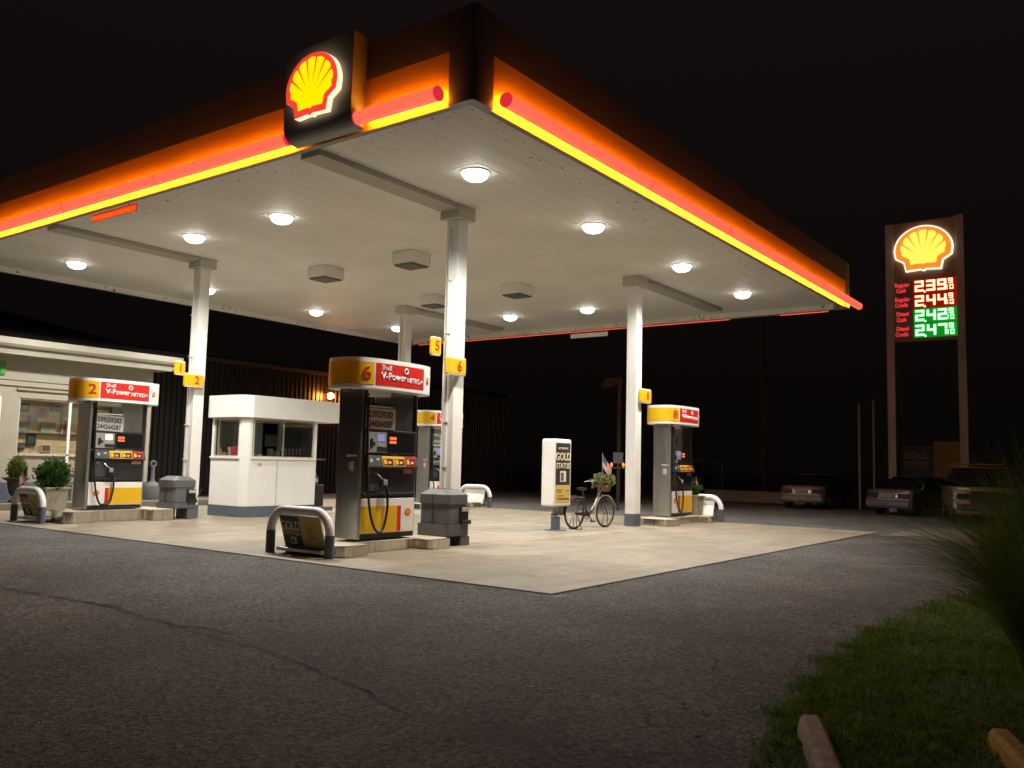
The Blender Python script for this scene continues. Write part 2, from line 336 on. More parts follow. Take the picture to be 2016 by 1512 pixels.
# big ornamental grass clumps
def clump(cx, cy, n, hgt, label, spread=1.):
    root = empty('ornamental_grass', (cx, cy, .01), 0, label, 'grass plant', 'ornamental grass clumps on the verge')
    b = MB(); m2 = MB()
    for i in range(n):
        a = random.random()*6.283; rr = random.random()**.5*.42; L_ = hgt*random.uniform(.55, 1.1); out = random.uniform(.15, 1.15)*spread
        p0 = Vector((math.cos(a)*rr, math.sin(a)*rr, 0)); a2 = a+random.gauss(0, .45); d = Vector((math.cos(a2), math.sin(a2), 0))
        pts = []; S = 9
        for k in range(S+1):
            t = k/S; r = out*L_*.78*(t**1.6); z = L_*(t-.50*out*t**2.4)
            pts.append(p0+d*r+Vector((0, 0, max(.0, z))))
        side = Vector((-d.y, d.x, 0)); side = (side+Vector((random.gauss(0, .3), random.gauss(0, .3), random.gauss(0, .3)))).normalized(); w = random.uniform(.0018, .0042)
        vs = []; fs = []
        for k, p in enumerate(pts):
            ww = w*(1-(k/S)**2*.93); vs += [p-side*ww, p+side*ww]
            if k: fs.append((2*k-2, 2*k-1, 2*k+1, 2*k))
        (m2 if random.random() < .12 else b).add(vs, fs)
    b.build('foliage', blade_mat('tall_grass_blades', (.10, .17, .025), (.24, .32, .07)), root)
    m2.build('foliage', blade_mat('dry_grass_blades', (.14, .10, .04), (.2, .15, .07)), root, label='dry tan blades among the green')
clump(-1.1, -7.05, 4800, 2.1, 'tall ornamental grass clump at the picture edge, nearest the camera', 1.0)
clump(1.2, -6.85, 4800, 1.95, 'tall ornamental grass clump whose arching blades overhang the asphalt, behind the nearest clump', 1.1)
clump(3.9, -6.8, 3800, 1.65, 'tall ornamental grass clump farthest back on the verge, before the parked cars', 1.05)
# parking stops
CONC = mat('old_concrete', (.36, .28, .24), .9, vary=.3, vscale=9, bump=.8, bscale=50)
def stop(x, y, ang, L_, m, name, label, cat, w=.17, h=.13):
    t = empty(name, (x, y, 0), ang, label, cat)
    MB().prism([(-w/2, .0), (w/2, .0), (w/2*.8, h*.75), (w/2*.5, h), (-w/2*.5, h), (-w/2*.8, h*.75)], 0, L_, 'x').build('block', m, t, bevel=.012)
    return t
stop(-3.62, -5.78, math.atan2(-6.35+5.8, -4.9+3.62), 1.7, CONC, 'parking_stop', 'worn pinkish concrete parking stop lying end-on in the grass', 'parking stop')
stop(-3.12, -6.73, math.atan2(-.35, -.9), 1.6, mat('yellow_curb_paint', (.36, .21, .015), .8, vary=.45, vscale=20, bump=.5), 'parking_stop', 'yellow painted parking stop at the bottom corner of the grass', 'parking stop', w=.16, h=.12)
# ================================================================== CANOPY
H, LX, LY, FH, SO = 6.682, 18.81, 18.82, 1.416, 6.85
can = empty('canopy', (0, 0, 0), 0, 'large white fuel station canopy with glowing orange fascia on four white columns', 'canopy')
def soffit_mat():
    m = bpy.data.materials.new('soffit_panels'); m.use_nodes = True; nt = m.node_tree; N = nt.nodes; L = nt.links; b = N['Principled BSDF']
    b.inputs['Roughness'].default_value = .6; tc = N.new('ShaderNodeTexCoord'); sx = N.new('ShaderNodeSeparateXYZ'); L.new(tc.outputs['Object'], sx.inputs[0])
    mm = N.new('ShaderNodeMath'); mm.operation = 'MULTIPLY'; mm.inputs[1].default_value = 1/.4; L.new(sx.outputs[1], mm.inputs[0])
    fr = N.new('ShaderNodeMath'); fr.operation = 'FRACT'; L.new(mm.outputs[0], fr.inputs[0]); lt = N.new('ShaderNodeMath'); lt.operation = 'LESS_THAN'; lt.inputs[1].default_value = .06; L.new(fr.outputs[0], lt.inputs[0])
    n = N.new('ShaderNodeTexNoise'); n.inputs['Scale'].default_value = .6; n.inputs['Detail'].default_value = 8; L.new(tc.outputs['Object'], n.inputs['Vector'])
    r = N.new('ShaderNodeValToRGB'); r.color_ramp.elements[0].position = .3; r.color_ramp.elements[1].position = .7; r.color_ramp.elements[0].color = (.66, .64, .58, 1); r.color_ramp.elements[1].color = (.76, .74, .68, 1); L.new(n.outputs['Fac'], r.inputs[0])
    mx = N.new('ShaderNodeMix'); mx.data_type = 'RGBA'; L.new(r.outputs[0], mx.inputs[6]); mx.inputs[7].default_value = (.5, .47, .4, 1)
    k = N.new('ShaderNodeMath'); k.operation = 'MULTIPLY'; k.inputs[1].default_value = .6; L.new(lt.outputs[0], k.inputs[0]); L.new(k.outputs[0], mx.inputs[0])
    # rusty spots towards the rims
    ds = []
    for ax, LL in ((0, LX), (1, LY)):
        s = N.new('ShaderNodeMath'); s.operation = 'SUBTRACT'; L.new(sx.outputs[ax], s.inputs[0]); s.inputs[1].default_value = LL/2
        a = N.new('ShaderNodeMath'); a.operation = 'ABSOLUTE'; L.new(s.outputs[0], a.inputs[0]); ds.append(a)
    mxm = N.new('ShaderNodeMath'); mxm.operation = 'MAXIMUM'; L.new(ds[0].outputs[0], mxm.inputs[0]); L.new(ds[1].outputs[0], mxm.inputs[1])
    gt = N.new('ShaderNodeMapRange'); gt.inputs[1].default_value = LX/2-1.5; gt.inputs[2].default_value = LX/2-.9; L.new(mxm.outputs[0], gt.inputs[0])
    sp = N.new('ShaderNodeTexNoise'); sp.inputs['Scale'].default_value = 7; sp.inputs['Detail'].default_value = 3; L.new(tc.outputs['Object'], sp.inputs['Vector'])
    sr = N.new('ShaderNodeMapRange'); sr.inputs[1].default_value = .65; sr.inputs[2].default_value = .70; L.new(sp.outputs['Fac'], sr.inputs[0])
    ml = N.new('ShaderNodeMath'); ml.operation = 'MULTIPLY'; L.new(gt.outputs[0], ml.inputs[0]); L.new(sr.outputs[0], ml.inputs[1])
    m3 = N.new('ShaderNodeMix'); m3.data_type = 'RGBA'; L.new(ml.outputs[0], m3.inputs[0]); L.new(mx.outputs[2], m3.inputs[6]); m3.inputs[7].default_value = (.16, .12, .08, 1)
    L.new(m3.outputs[2], b.inputs['Base Color'])
    bp = N.new('ShaderNodeBump'); bp.invert = True; bp.inputs['Strength'].default_value = .5; bp.inputs['Distance'].default_value = .01; L.new(lt.outputs[0], bp.inputs['Height']); L.new(bp.outputs[0], b.inputs['Normal'])
    return m
SOF = soffit_mat()
MB().box(.16, LX-.16, .16, LY-.16, SO, SO+.1).build('soffit', SOF, can)
MB().box(.1, LX-.1, .1, LY-.1, H+.5, H+.6).build('roof', mat('roof_deck', (.2, .2, .2), .8), can)
# fascia sides: profile in (outward, z) swept along each side
COVE = mat('cove_yellow', (.86, .46, .03), .45, vary=.04, vscale=2)
UPPER = FASC
prof_cove = [(.0, .80), (-.012, .62), (-.025, .45), (-.038, .3), (-.05, .0)]
def side_pt(side, o, s, z):
    # side 0: x=0 plane (outward -x, s = y) ; 1: y=0 (s = x) ; 2: x=LX (s=y) ; 3: y=LY (s=x)
    return {0: (-o, s, z), 1: (s, -o, z), 2: (LX+o, s, z), 3: (s, LY+o, z)}[side]
TUBE = emis('red_neon', (1., .135, .07), 1.15); TUBEC = emis('red_neon_joint', (.85, .03, .05), .8)
STRIP = emis('amber_strip', (1., .40, .03), 52.0)
CB = .46
def fascia(side, L_, segs, rear=False):
    up_ = MB()
    # upper band, and corner blocks down to the lip
    def slab(s0, s1, o0, o1, z0, z1, mb):
        vs = [side_pt(side, o, s, z) for z in (z0, z1) for s in (s0, s1) for o in (o0, o1)]
        mb.add(vs, [(0, 1, 3, 2), (4, 6, 7, 5), (0, 4, 5, 1), (2, 3, 7, 6), (0, 2, 6, 4), (1, 5, 7, 3)])
    slab(CB, L_-CB, -.1, .004, H+.80, H+FH, up_)
    up_.build('fascia_panel', UPPER, can)
    for s0, s1 in segs:
        cv = MB(); n = len(prof_cove); vs = [side_pt(side, o, s0, H+z) for o, z in prof_cove]+[side_pt(side, o, s1, H+z) for o, z in prof_cove]
        vs += [side_pt(side, -.16, s0, H), side_pt(side, -.16, s1, H), side_pt(side, -.16, s0, SO+.1), side_pt(side, -.16, s1, SO+.1)]
        cv.add(vs, [(i, i+1, n+i+1, n+i) for i in range(n-1)]+[(n-1, 2*n, 2*n+1, 2*n-1), (2*n, 2*n+2, 2*n+3, 2*n+1)])
        cv.f = cv.f; cv.m[-2:] = [1, 2]
        cv.build('fascia_cove', [COVE, mat('lip_metal', (.25, .2, .15), .5), SOF], can, smooth=True)
def corner(cx, cy, sx, sy):
    r = .07; pts = []
    def c(x, y): return (cx+sx*x, cy+sy*y)
    pts = [c(CB, 0), c(CB, .16), c(.16, .16), c(.16, CB), c(0, CB), c(0, r)]
    for i in range(1, 5):
        a = math.pi/2*i/5; pts.append(c(r-r*math.cos(a), r-r*math.sin(a)))
    pts.append(c(r, 0))
    MB().prism(pts, H, H+FH, 'z').build('corner_block', UPPER, can, smooth=True)
corner(0, 0, 1, 1); corner(LX, 0, -1, 1); corner(0, LY, 1, -1); corner(LX, LY, -1, -1)
P0, P1 = 2.12, 3.68          # logo panel on the near-left side, measured along y
fascia(0, LY, [(CB, LY-CB)]); fascia(1, LX, [(CB, LX-CB)]); fascia(2, LY, [(CB, LY-CB)]); fascia(3, LX, [(CB, LX-CB)])
def tube_run(side, cuts):
    for a, b in zip(cuts[:-1], cuts[1:]):
        m = MB(); hs_ = MB(); n_ = 28; c_ = []
        for k in range(n_):
            q = 2*math.pi*k/n_; c_.append((.20+.107*math.cos(q), .112+.107*math.sin(q)))
        for k in range(n_):
            q = math.degrees(2*math.pi*(k+.5)/n_); q = q-360 if q > 180 else q
            (o0, z0_), (o1, z1_) = c_[k], c_[(k+1) % n_]
            (m if -118 < q < 78 else hs_).add([side_pt(side, o0, a+.012, H+z0_), side_pt(side, o1, a+.012, H+z1_), side_pt(side, o1, b-.012, H+z1_), side_pt(side, o0, b-.012, H+z0_)], [(0, 1, 2, 3)])
        t = m.build('light_tube', TUBE, can, smooth=True)
        hs_.build('tube_housing', mat('tube_housing', (.35, .03, .02), .4), t, smooth=True)
        st = MB(); rr = .035
        vs = []
        for s in (a+.05, b-.05):
            for zz, oo in ((-.04, .06), (.04, .06), (.04, .05), (-.04, .05)): vs.append(side_pt(side, oo, s, H+.14+zz))
        st.add(vs, [(0, 1, 5, 4), (1, 2, 6, 5), (2, 3, 7, 6), (3, 0, 4, 7), (0, 3, 2, 1), (4, 5, 6, 7)]); st.build('light_strip', STRIP, t)
    for k, a in enumerate(cuts):
        MB().tube([side_pt(side, .20, a-.012, H+.112), side_pt(side, .20, a+.012, H+.112)], .109, 28).build('light_tube_collar', TUBEC, can, smooth=True)
tube_run(0, [.47, P0-.02]); tube_run(0, [P1+.02, 7.45, 10.9, 14.4, 18.2])
tube_run(1, [.5, 4.9, 8.55, 12.1, 15.2, LX+.28])
tube_run(2, [.75, 2.28]); tube_run(2, [4.05, 8.6, 13.2, 18.3])
# soffit beams, brackets, columns
COL = [(4.42, 3.95), (12.1, 3.95), (4.45, 12.85), (12.35, 12.85)]
BEAM = mat('beam_paint', (.36, .335, .27), .5, vary=.06)
BRK = mat('bracket_paint', (.52, .49, .41), .5, vary=.06)
CONDUIT = mat('conduit_paint', (.7, .69, .66), .35, metal=.2)
for k, (x, y) in enumerate(COL):
    a, b = (.46, x-.27) if x < 9 else (x+.27, 17.6)
    MB().box(a, b, y-.24, y+.24, SO-.11, SO-.002).build('soffit_beam', BEAM, can, bevel=.01)
    MB().box(x-.26, x+.26, y-.26, y+.26, SO-.27, SO-.002).build('column_bracket', BRK, can, bevel=.012)
    c = MB().box(x-.155, x+.155, y-.155, y+.155, .34, SO-.27).build('column', WHITE, can, bevel=.012)
    MB().box(x-.165, x+.165, y-.165, y+.165, 0, .34).build('column_sleeve', SLATE, c, bevel=.01)
    pm = MB().tube([(x-.2, y+.02, .4), (x-.2, y+.02, SO-.45)], .03, 8)
    for zz in (1.5, 2.4, 4.2, 5.3): pm.box(x-.24, x-.155, y-.03, y+.07, zz, zz+.03)
    if k != 1: pm.build('conduit', CONDUIT, c, smooth=True)
# seams on the upper fascia + rear gutter edge come from the panels themselves
# ---------------- illuminated logo signs on the fascia
NEONR = emis('lit_red', (1., .055, .035), .95); NEONY = emis('lit_yellow', (1., .83, .0), 1.05); NEONW = emis('lit_white', (1., .74, .46), 1.35)
def logo_sign(name, ylo, yhi, flip, label):
    s = empty(name, (0, 0, 0), 0, label, 'sign')
    sg = -1 if not flip else 1; x0 = 0 if not flip else LX
    prof = [(.03, H+1.48), (.33, H+1.48), (.33, H+.24)]
    for i in range(1, 9):
        a = math.pi/2*i/8; prof.append((.33-.22+.22*math.cos(a), H+.24-.23*math.sin(a)))
    prof += [(.03, H-.004)]
    pts = [(x0+sg*o, z) for o, z in prof]
    MB().prism(pts, ylo, yhi, 'y').build('sign_panel', FASC, s, bevel=.008, smooth=True)
    return s
ls = logo_sign('canopy_sign', P0, P1, False, 'dark canopy panel with glowing red and yellow scallop shell emblem, on the near left fascia')
emblem(ls, 1.20, (-.345, 2.91, H+.76), LEFTF, NEONR, NEONY, NEONW, .10, rim=.995, ky=1.09)
lb = logo_sign('canopy_sign', 2.35, 4.0, True, 'grey canopy panel seen from behind in the gap of the far red light tube')
# ---------------- clearance signs hanging below the lip
def clearance(x, y0, y1, z0, z1, m, label):
    t = empty('clearance_sign', (x, (y0+y1)/2, z1), 0, label, 'hanging sign')
    MB().box(-.012, .012, (y0-y1)/2, (y1-y0)/2, z0-z1, 0).build('board', m, t, bevel=.004)
    h = MB()
    for yy in (-.55, .55): h.tube([(0, yy, 0), (0, yy, H-z1+.01)], .008, 6)
    h.build('hanger', CHROME, t)
clearance(.14, 8.75, 10.45, 6.47, 6.63, mat('red_board', (.36, .006, .02), .5, vary=.25, vscale=7), 'faded red clearance board hanging under the near left canopy edge')
clearance(18.7, 8.64, 10.25, 6.41, 6.57, WHITE, 'plain white clearance board hanging under the far canopy edge')
# ---------------- ceiling lamps
LENS = emis('lamp_lens', (1., .95, .86), LAMP)
GX, GY = (2.81, 6.95, 11.4, 15.55), (2.21, 7.6, 10.8, 16.3)
lamp_words = {}
def ceiling_lamp(x, y, label):
    t = empty('ceiling_lamp', (x, y, SO), 0, label, 'ceiling lamp', 'round bright lamps in the canopy ceiling')
    MB().box(-.34, .34, -.34, .34, -.007, -.002).build('trim_plate', SOF, t, bevel=.004)
    MB().lathe([(.275, -.010), (.27, -.026), (.25, -.03)], n=28).build('rim', WHITE, t, smooth=True)
    MB().lathe([(.235, -.03), (.232, -.065), (.21, -.11), (.165, -.145), (.10, -.168), (.03, -.176)], n=20).build('lens', LENS, t, smooth=True)
    ld = bpy.data.lights.new('lamp_light', 'SPOT'); ld.energy = SPOT; ld.color = (1., .96, .87); ld.spot_size = math.radians(156); ld.spot_blend = .85; ld.shadow_soft_size = .12
    lo = bpy.data.objects.new('lamp_light', ld); SC.collection.objects.link(lo); lo.parent = t; lo.location = (0, 0, -.40)
row_w = ['nearest the camera-side canopy corner', 'second from the near corner, along the right fascia', 'third from the near corner, along the right fascia', 'at the far end of the right fascia']
for i, x in enumerate(GX):
    for jx, y in enumerate(GY):
        if i in (1, 2) and jx in (1, 2): continue
        where = {(0, 0): 'biggest glowing ceiling lamp, above number board six, by the near canopy corner', (1, 0): 'glowing ceiling lamp second along the right fascia from the near corner', (2, 0): 'glowing ceiling lamp third along the right fascia, above the pump eight column', (3, 0): 'glowing ceiling lamp at the far right end of the canopy ceiling',
                 (0, 1): 'glowing ceiling lamp second along the logo side from the near corner', (0, 2): 'glowing ceiling lamp third along the logo side, above pump two', (0, 3): 'glowing ceiling lamp farthest left, near the store gutter', (1, 3): 'glowing ceiling lamp just right of the pump two column top',
                 (2, 3): 'glowing ceiling lamp above the booth, along the back left edge', (3, 3): 'small far glowing ceiling lamp partly hidden beside the back column', (3, 1): 'glowing ceiling lamp above the far white clearance board', (3, 2): 'glowing ceiling lamp right of the four square boxes toward the back'}[(i, jx)]
        ceiling_lamp(x, y, where)
for (x, y, w) in ((6.85, 7.5, 'nearest of the four unlit square ceiling boxes'), (6.85, 10.7, 'leftmost of the four unlit square ceiling boxes'), (11.35, 7.45, 'rightmost of the four unlit square ceiling boxes'), (11.45, 10.75, 'farthest of the four unlit square ceiling boxes')):
    t = empty('ceiling_box_light', (x, y, SO), 0, w, 'ceiling fixture', 'unlit square boxes in the middle of the canopy ceiling')
    MB().box(-.36, .36, -.34, .34, -.30, -.003).build('housing', WHITE, t, bevel=.01)
    MB().prism([(-.34, -.302), (.34, -.302), (.28, -.345), (-.28, -.345)], -.31, .31, 'y').build('lens', mat('unlit_lens', (.10, .095, .08), .65), t, bevel=.01)
# ---------------- number boards on the columns
def num_board(n, x0, x1, y, z0, z1, label, rot=FRONT, roundleft=True):
    t = empty('pump_number_sign', ((x0+x1)/2, y, (z0+z1)/2), 0, label, 'number sign', 'yellow pump number boards on the columns')
    w, h = (x1-x0)/2, (z1-z0)/2
    MB().box(-w, w, -.05, .05, -h, h).build('board', [YEL], t, bevel=.035, seg=3)
    MB().box(-w+.02, w-.02, -.045, .045, -h-.012, h+.012).build('edge_trim', WHITE, t, bevel=.02)
    text(n, t, (.07*(1 if x1-x0 > .4 else 0), -.053, 0), FRONT, .29, NUMRED, bold=.006)
    return t
num_board('6', 3.92, 4.50, 3.72, 3.35, 3.70, 'yellow board reading 6 on the column behind pump six')
num_board('5', 3.99, 4.27, 4.2, 3.77, 4.13, 'yellow board reading 5, higher and left of the board reading 6')
num_board('2', 3.93, 4.50, 12.62, 3.40, 3.74, 'yellow board reading 2 on the column beside pump two')
num_board('1', 3.95, 4.25, 13.1, 3.73, 4.08, 'yellow board reading 1, higher and left of the board reading 2')
num_board('8', 12.02, 12.62, 3.72, 3.36, 3.73, 'yellow board reading 8 on the column beside pump eight')
# ================================================================== PUMPS
SCRB = emis('blue_screen', (.28, .30, .62), .55); SCRW = emis('white_screen', (.95, .9, .7), 1.1); DISP = emis('orange_display', (1., .17, .05), 1.0)
LED = emis('price_led', (1., .25, .15), .9)
TA, TB_, TN = 1.05, .54, 3.0
def sup(u):  # front depth at offset u
    u = max(-TA*.9999, min(TA*.9999, u)); return -TB_*(1-abs(u/TA)**TN)**(1/TN)
def pump(n, cx, cy, base, label, flip, board, lit_screen, hose=True):
    P = empty('fuel_pump', (cx, cy, 0), 0, label, 'fuel pump', 'fuel pumps under the canopy')
    b0 = base; F = -.28
    MB().box(-.74, -.665, F, .27, b0, 2.84).build('side_panel', STEEL, P, bevel=.006)
    MB().box(.705, .74, F+.03, .27, b0, 2.84).build('side_panel', STEEL, P, bevel=.006)
    MB().box(-.66, .70, F+.02, .26, b0+.001, b0+.085).build('plinth', BLACK, P)
    MB().box(-.66, .70, F, .26, b0+.09, .935).build('lower_cabinet', WHITE, P, bevel=.01)
    # graphic strips on the cabinet front
    gp = MB(); zt, zb = .80, b0+.11
    if flip:
        gp.box(-.655, .25, F-.004, F-.0005, zb, zt, 0); gp.box(.25, .345, F-.005, F-.0005, zb, zt, 1); ex = .53
    else:
        gp.box(-.16, .69, F-.004, F-.0005, zb, zt, 0); gp.box(-.25, -.16, F-.005, F-.0005, zb, zt, 1); ex = -.46
    gp.build('graphic_panel', [YEL, RED], P)
    emblem(P, .155, (ex, F-.001, .68), FRONT, RED, ORANGE, ribs=False)
    bd = MB().box(-.66, .70, F+.025, .26, .937, 1.70)
    bd.build('body', BLACK, P, bevel=.008)
    MB().box(-.64, .69, F-.01, F+.03, .985, 1.035).build('ledge', BLACK, P, bevel=.01)
    # nozzle recess frame
    MB().box(-.53, -.24, F+.01, F+.03, 1.06, 1.46).build('nozzle_boot', GREYD, P, bevel=.01)
    MB().lathe([(.035, 0), (.035, .006)], n=16).build('button', STEEL, P, (-.47, F+.012, 1.40), FRONT)
    # slanted grade panel
    sp = [(F+.02, 1.69), (F-.02, 1.69), (F-.075, 1.50), (F-.06, 1.475), (F+.02, 1.475)]
    gpn = MB().prism(sp, -.58, .70, 'x').build('grade_panel', GREYD, P, bevel=.006)
    def on_slant(x0, x1, t0, t1, m, mats_=None, off=.003):
        def q(x, t): y = F-.02+(-.055)*t; z = 1.69-.19*t; return (x, y-off, z+off*.25)
        return MB().add([q(x0, t0), q(x1, t0), q(x1, t1), q(x0, t1)], [(0, 1, 2, 3)], 0)
    for k in range(3):
        x0 = -.22+k*.292; x1 = x0+.285
        o = on_slant(x0, x1, .04, .97, 0).build('grade_button', YEL if k < 2 else RED, gpn, label=None)
        on_slant(x0+.018, x1-.018, .26, .9, 0, off=.006).build('price_window', BLACK, o)
        on_slant(x0+.03, x0+.105, .34, .78, 0, off=.009).build('octane_square', YEL, o)
        on_slant(x0+.14, x0+.21, .5, .72, 0, off=.009).build('price_digits', LED, o)
    on_slant(-.52, -.46, .3, .62, 0).build('sticker', CARD, gpn); on_slant(-.36, -.29, .25, .42, 0).build('sticker', CARD, gpn)
    MB().box(.40, .64, F-.015+.035, F+.022, 1.375, 1.46).build('warning_sticker', mat('pink_sticker', (.5, .22, .22), .5), P)
    # upper electronics head
    MB().box(-.63, .70, F+.0, .26, 1.715, 2.145).build('head', BLACK, P, bevel=.008)
    rd = MB().box(-.565, -.10, F-.014, F, 1.745, 2.105).build('card_reader', mat('reader_plate', (.42, .43, .42), .35, metal=.4), P, bevel=.005)
    MB().box(-.33, -.155, F-.02, F-.012, 1.945, 2.075).build('screen', SCRW if lit_screen else SCRB, rd)
    MB().box(-.505, -.44, F-.03, F-.012, 1.83, 1.99).build('card_slot', BLACK, rd, bevel=.008)
    MB().box(-.44, -.38, F-.02, F-.012, 1.87, 1.93).build('card_slot', BLACK, rd)
    MB().box(-.335, -.105, F-.022, F-.012, 1.765, 1.845).build('receipt_slot', BLACK, rd)
    MB().box(-.31, -.24, F-.02, F-.012, 1.86, 1.925).build('keypad', CARD, rd)
    MB().box(-.04, .64, F-.004, F+.001, 1.76, 2.10).build('display_window', mat('display_glass', (.012, .014, .014), .12), P)
    dd = MB()
    for z in (1.915, 1.985): dd.box(-.01, .16, F-.009, F-.003, z, z+.05)
    dd.build('display', DISP, P)
    # upper columns and gap
    MB().box(.09, .62, F+.04, .24, 2.147, 2.84).build('upper_column', STEEL, P, bevel=.008)
    MB().box(-.66, -.56, F+.03, .2, 2.147, 2.84).build('hose_channel', BLACK, P)
    MB().box(.62, .70, F+.06, .2, 2.147, 2.84).build('hose_channel', BLACK, P)
    MB().box(-.56, .09, F+.1, .1, 2.76, 2.84).build('header_box', WHITE, P)
    if board:
        tilt = (0, math.radians(2.5 if n == '2' else 0), 0)
        cdp = MB().box(-.37, .37, -.006, 0, -.185, .185).build('price_card', CARD, P, (-.255, F-.005, 2.345), tilt)
        if n != '4' or True:
            text('239259282', cdp, (0, -.0075, .075), FRONT, .155, INK, bold=.004, sx=.86, ext=.0008)
            text('244264287', cdp, (0, -.0075, -.095), FRONT, .155, INK, bold=.004, sx=.86, ext=.0008)
        MB().box(-.60, .09, F+.02, F+.05, 2.55, 2.575).build('rail', WHITE, P)
    else:
        MB().box(-.5, -.2, F+.02, F+.035, 2.22, 2.5).build('price_card', mat('dark_card', (.12, .12, .12), .4), P)
    MB().box(-.746, -.742, -.22, .02, 1.66, 1.70).build('sticker', CARD, P); MB().box(-.746, -.742, -.16, -.04, 1.42, 1.58).build('sticker', mat('pink_label', (.5, .38, .36), .5), P)
    # hose
    hp = []
    ctrl = [(-.60, F-.03, 2.70), (-.61, F-.05, 2.2), (-.60, F-.06, 1.6), (-.575, F-.07, 1.14), (-.52, F-.085, .72), (-.42, F-.10, .44), (-.30, F-.11, b0+.12), (-.18, F-.10, .45), (-.10, F-.09, .74), (-.085, F-.07, .98)]
    cv = [Vector(c) for c in ctrl]
    for i in range(len(cv)-1):
        p0, p1, p2, p3 = cv[max(i-1, 0)], cv[i], cv[i+1], cv[min(i+2, len(cv)-1)]
        for k in range(6):
            t = k/6; hp.append(.5*((2*p1)+(p2-p0)*t+(2*p0-5*p1+4*p2-p3)*t*t+(3*p1-p0-3*p2+p3)*t**3))
    hp.append(cv[-1])
    hs = MB().tube(hp, .023, 10).build('hose', RUBBER, P, smooth=True)
    MB().tube([(-.085, F-.07, .93), (-.085, F-.065, 1.06)], .026, 10).build('swivel', CHROME, hs, smooth=True)
    nz = MB().tube([(-.085, F-.065, 1.05), (-.11, F-.07, 1.12), (-.17, F-.07, 1.22), (-.21, F-.06, 1.27)], [.026, .03, .034, .036], 10).build('nozzle', BLACK, P, smooth=True)
    MB().tube([(-.21, F-.06, 1.27), (-.27, F-.05, 1.32), (-.315, F-.01, 1.37), (-.34, F+.03, 1.40)], [.02, .017, .015, .015], 8).build('spout', STEEL, nz, smooth=True)
    MB().box(-.235, -.13, F-.115, F-.08, 1.17, 1.27).build('nozzle_guard', mat('grey_guard', (.28, .3, .31), .4), nz, bevel=.015)
    MB().tube([(-.66, F-.02, 2.72), (-.6, F-.03, 2.76)], .03, 8).build('bracket', BLACK, P)
    # topper
    z0, z1 = 2.845, 3.385; ang = [2*math.pi*i/160 for i in range(160)]
    def sp_(a):
        c, s = math.cos(a), math.sin(a); return (TA*math.copysign(abs(c)**(2/TN), c), TB_*math.copysign(abs(s)**(2/TN), s))
    ring = [sp_(a) for a in ang]; tp = MB(); n_ = len(ring)
    tp.prism(ring, z0, z1, 'z', 0)
    T = tp.build('topper', [WHITE], P, smooth=True, bevel=.012)
    def wrap(u0, u1, za, zb2, m, side=-1, off=.004, name='print_band'):
        w = MB(); N_ = 40; vs = []
        for i in range(N_+1):
            u = u0+(u1-u0)*i/N_; y = side*-sup(u)*-1
            vs += [(u, side*(-sup(u)+off), za), (u, side*(-sup(u)+off), zb2)]
        w.add(vs, [(2*i, 2*i+2, 2*i+3, 2*i+1) for i in range(N_)]); return w.build(name, m, T)
    # yellow wraps the left end
    w = MB(); vs = []; A0, A1 = math.pi*.62, math.pi*1.0
    pts = []
    for i in range(0, 121):
        a = math.pi*(.55+(1.5-.55)*i/120); x, y = sp_(a)
        if y < 0 and x > -.66: break
        pts.append((x, y))
    for x, y in pts:
        l = math.hypot(x/TA**2, y/TB_**2); k = 1.006; vs += [(x*k, y*k, z0+.075), (x*k, y*k, z1-.075)]
    w.add(vs, [(2*i, 2*i+2, 2*i+3, 2*i+1) for i in range(len(pts)-1)]); w.build('print_band', YEL, T, smooth=True, label='yellow band wrapping the rounded end')
    wrap(-.635, .60, z0+.075, z1-.075, RED)
    def bend(off):
        def f(co): return (co.x, sup(co.x)-off-abs(co.z), co.y)
        return f
    def btext(s, x, z, size, m, bold=0, sx=1, align='LEFT'):
        src = text_verts(s, size, bold, .0006, align)
        return text(s, T, None, None, size, m, bold=bold, ext=.0006, align=align, sx=1, fn=lambda co: (x+co.x*sx, sup(x+co.x*sx)-.0075-co.z, z+co.y))
    zc = (z0+z1)/2
    btext(n, -.80, zc, .33, NUMRED, .007, 1.0, 'CENTER')
    btext('Shell', -.52, zc+.115, .125, LETW, .0025); btext('V-Power', -.52, zc-.03, .17, LETW, .006, .98); btext('NITRO+', .11, zc-.06, .125, LETW, .004, .98)
    MB().tube([(.085+.045*math.cos(a), sup(.085)-.008, zc+.10+.045*math.sin(a)) for a in [2*math.pi*i/18 for i in range(18)]], .014, 6, closed=True).build('print_ring', LETW, T)
    emblem(T, .15, (.745, sup(.745)-.006, zc), (math.pi/2, 0, .5), RED, ORANGE, ribs=False)
    # brackets under topper
    br = MB()
    for x in (-.85, -.3, .3, .85): br.box(x-.03, x+.03, -.12, .12, 2.80, 2.845)
    br.build('topper_bracket', STEEL, P)
    return P
pump('6', 2.30, 3.88, .235, 'fuel pump with a 6 on its topper, nearest the camera, yellow lower panel left', True, True, False)
pump('2', 2.33, 13.02, .30, 'fuel pump with a 2 on its topper, in front of the store display window', False, True, True)
pump('4', 14.3, 12.95, .22, 'fuel pump with a 4 on its topper, half hidden behind the near column', False, True, False)
pump('8', 14.47, 3.90, .22, 'fuel pump with an 8 on its topper, beside the right column', False, False, False)
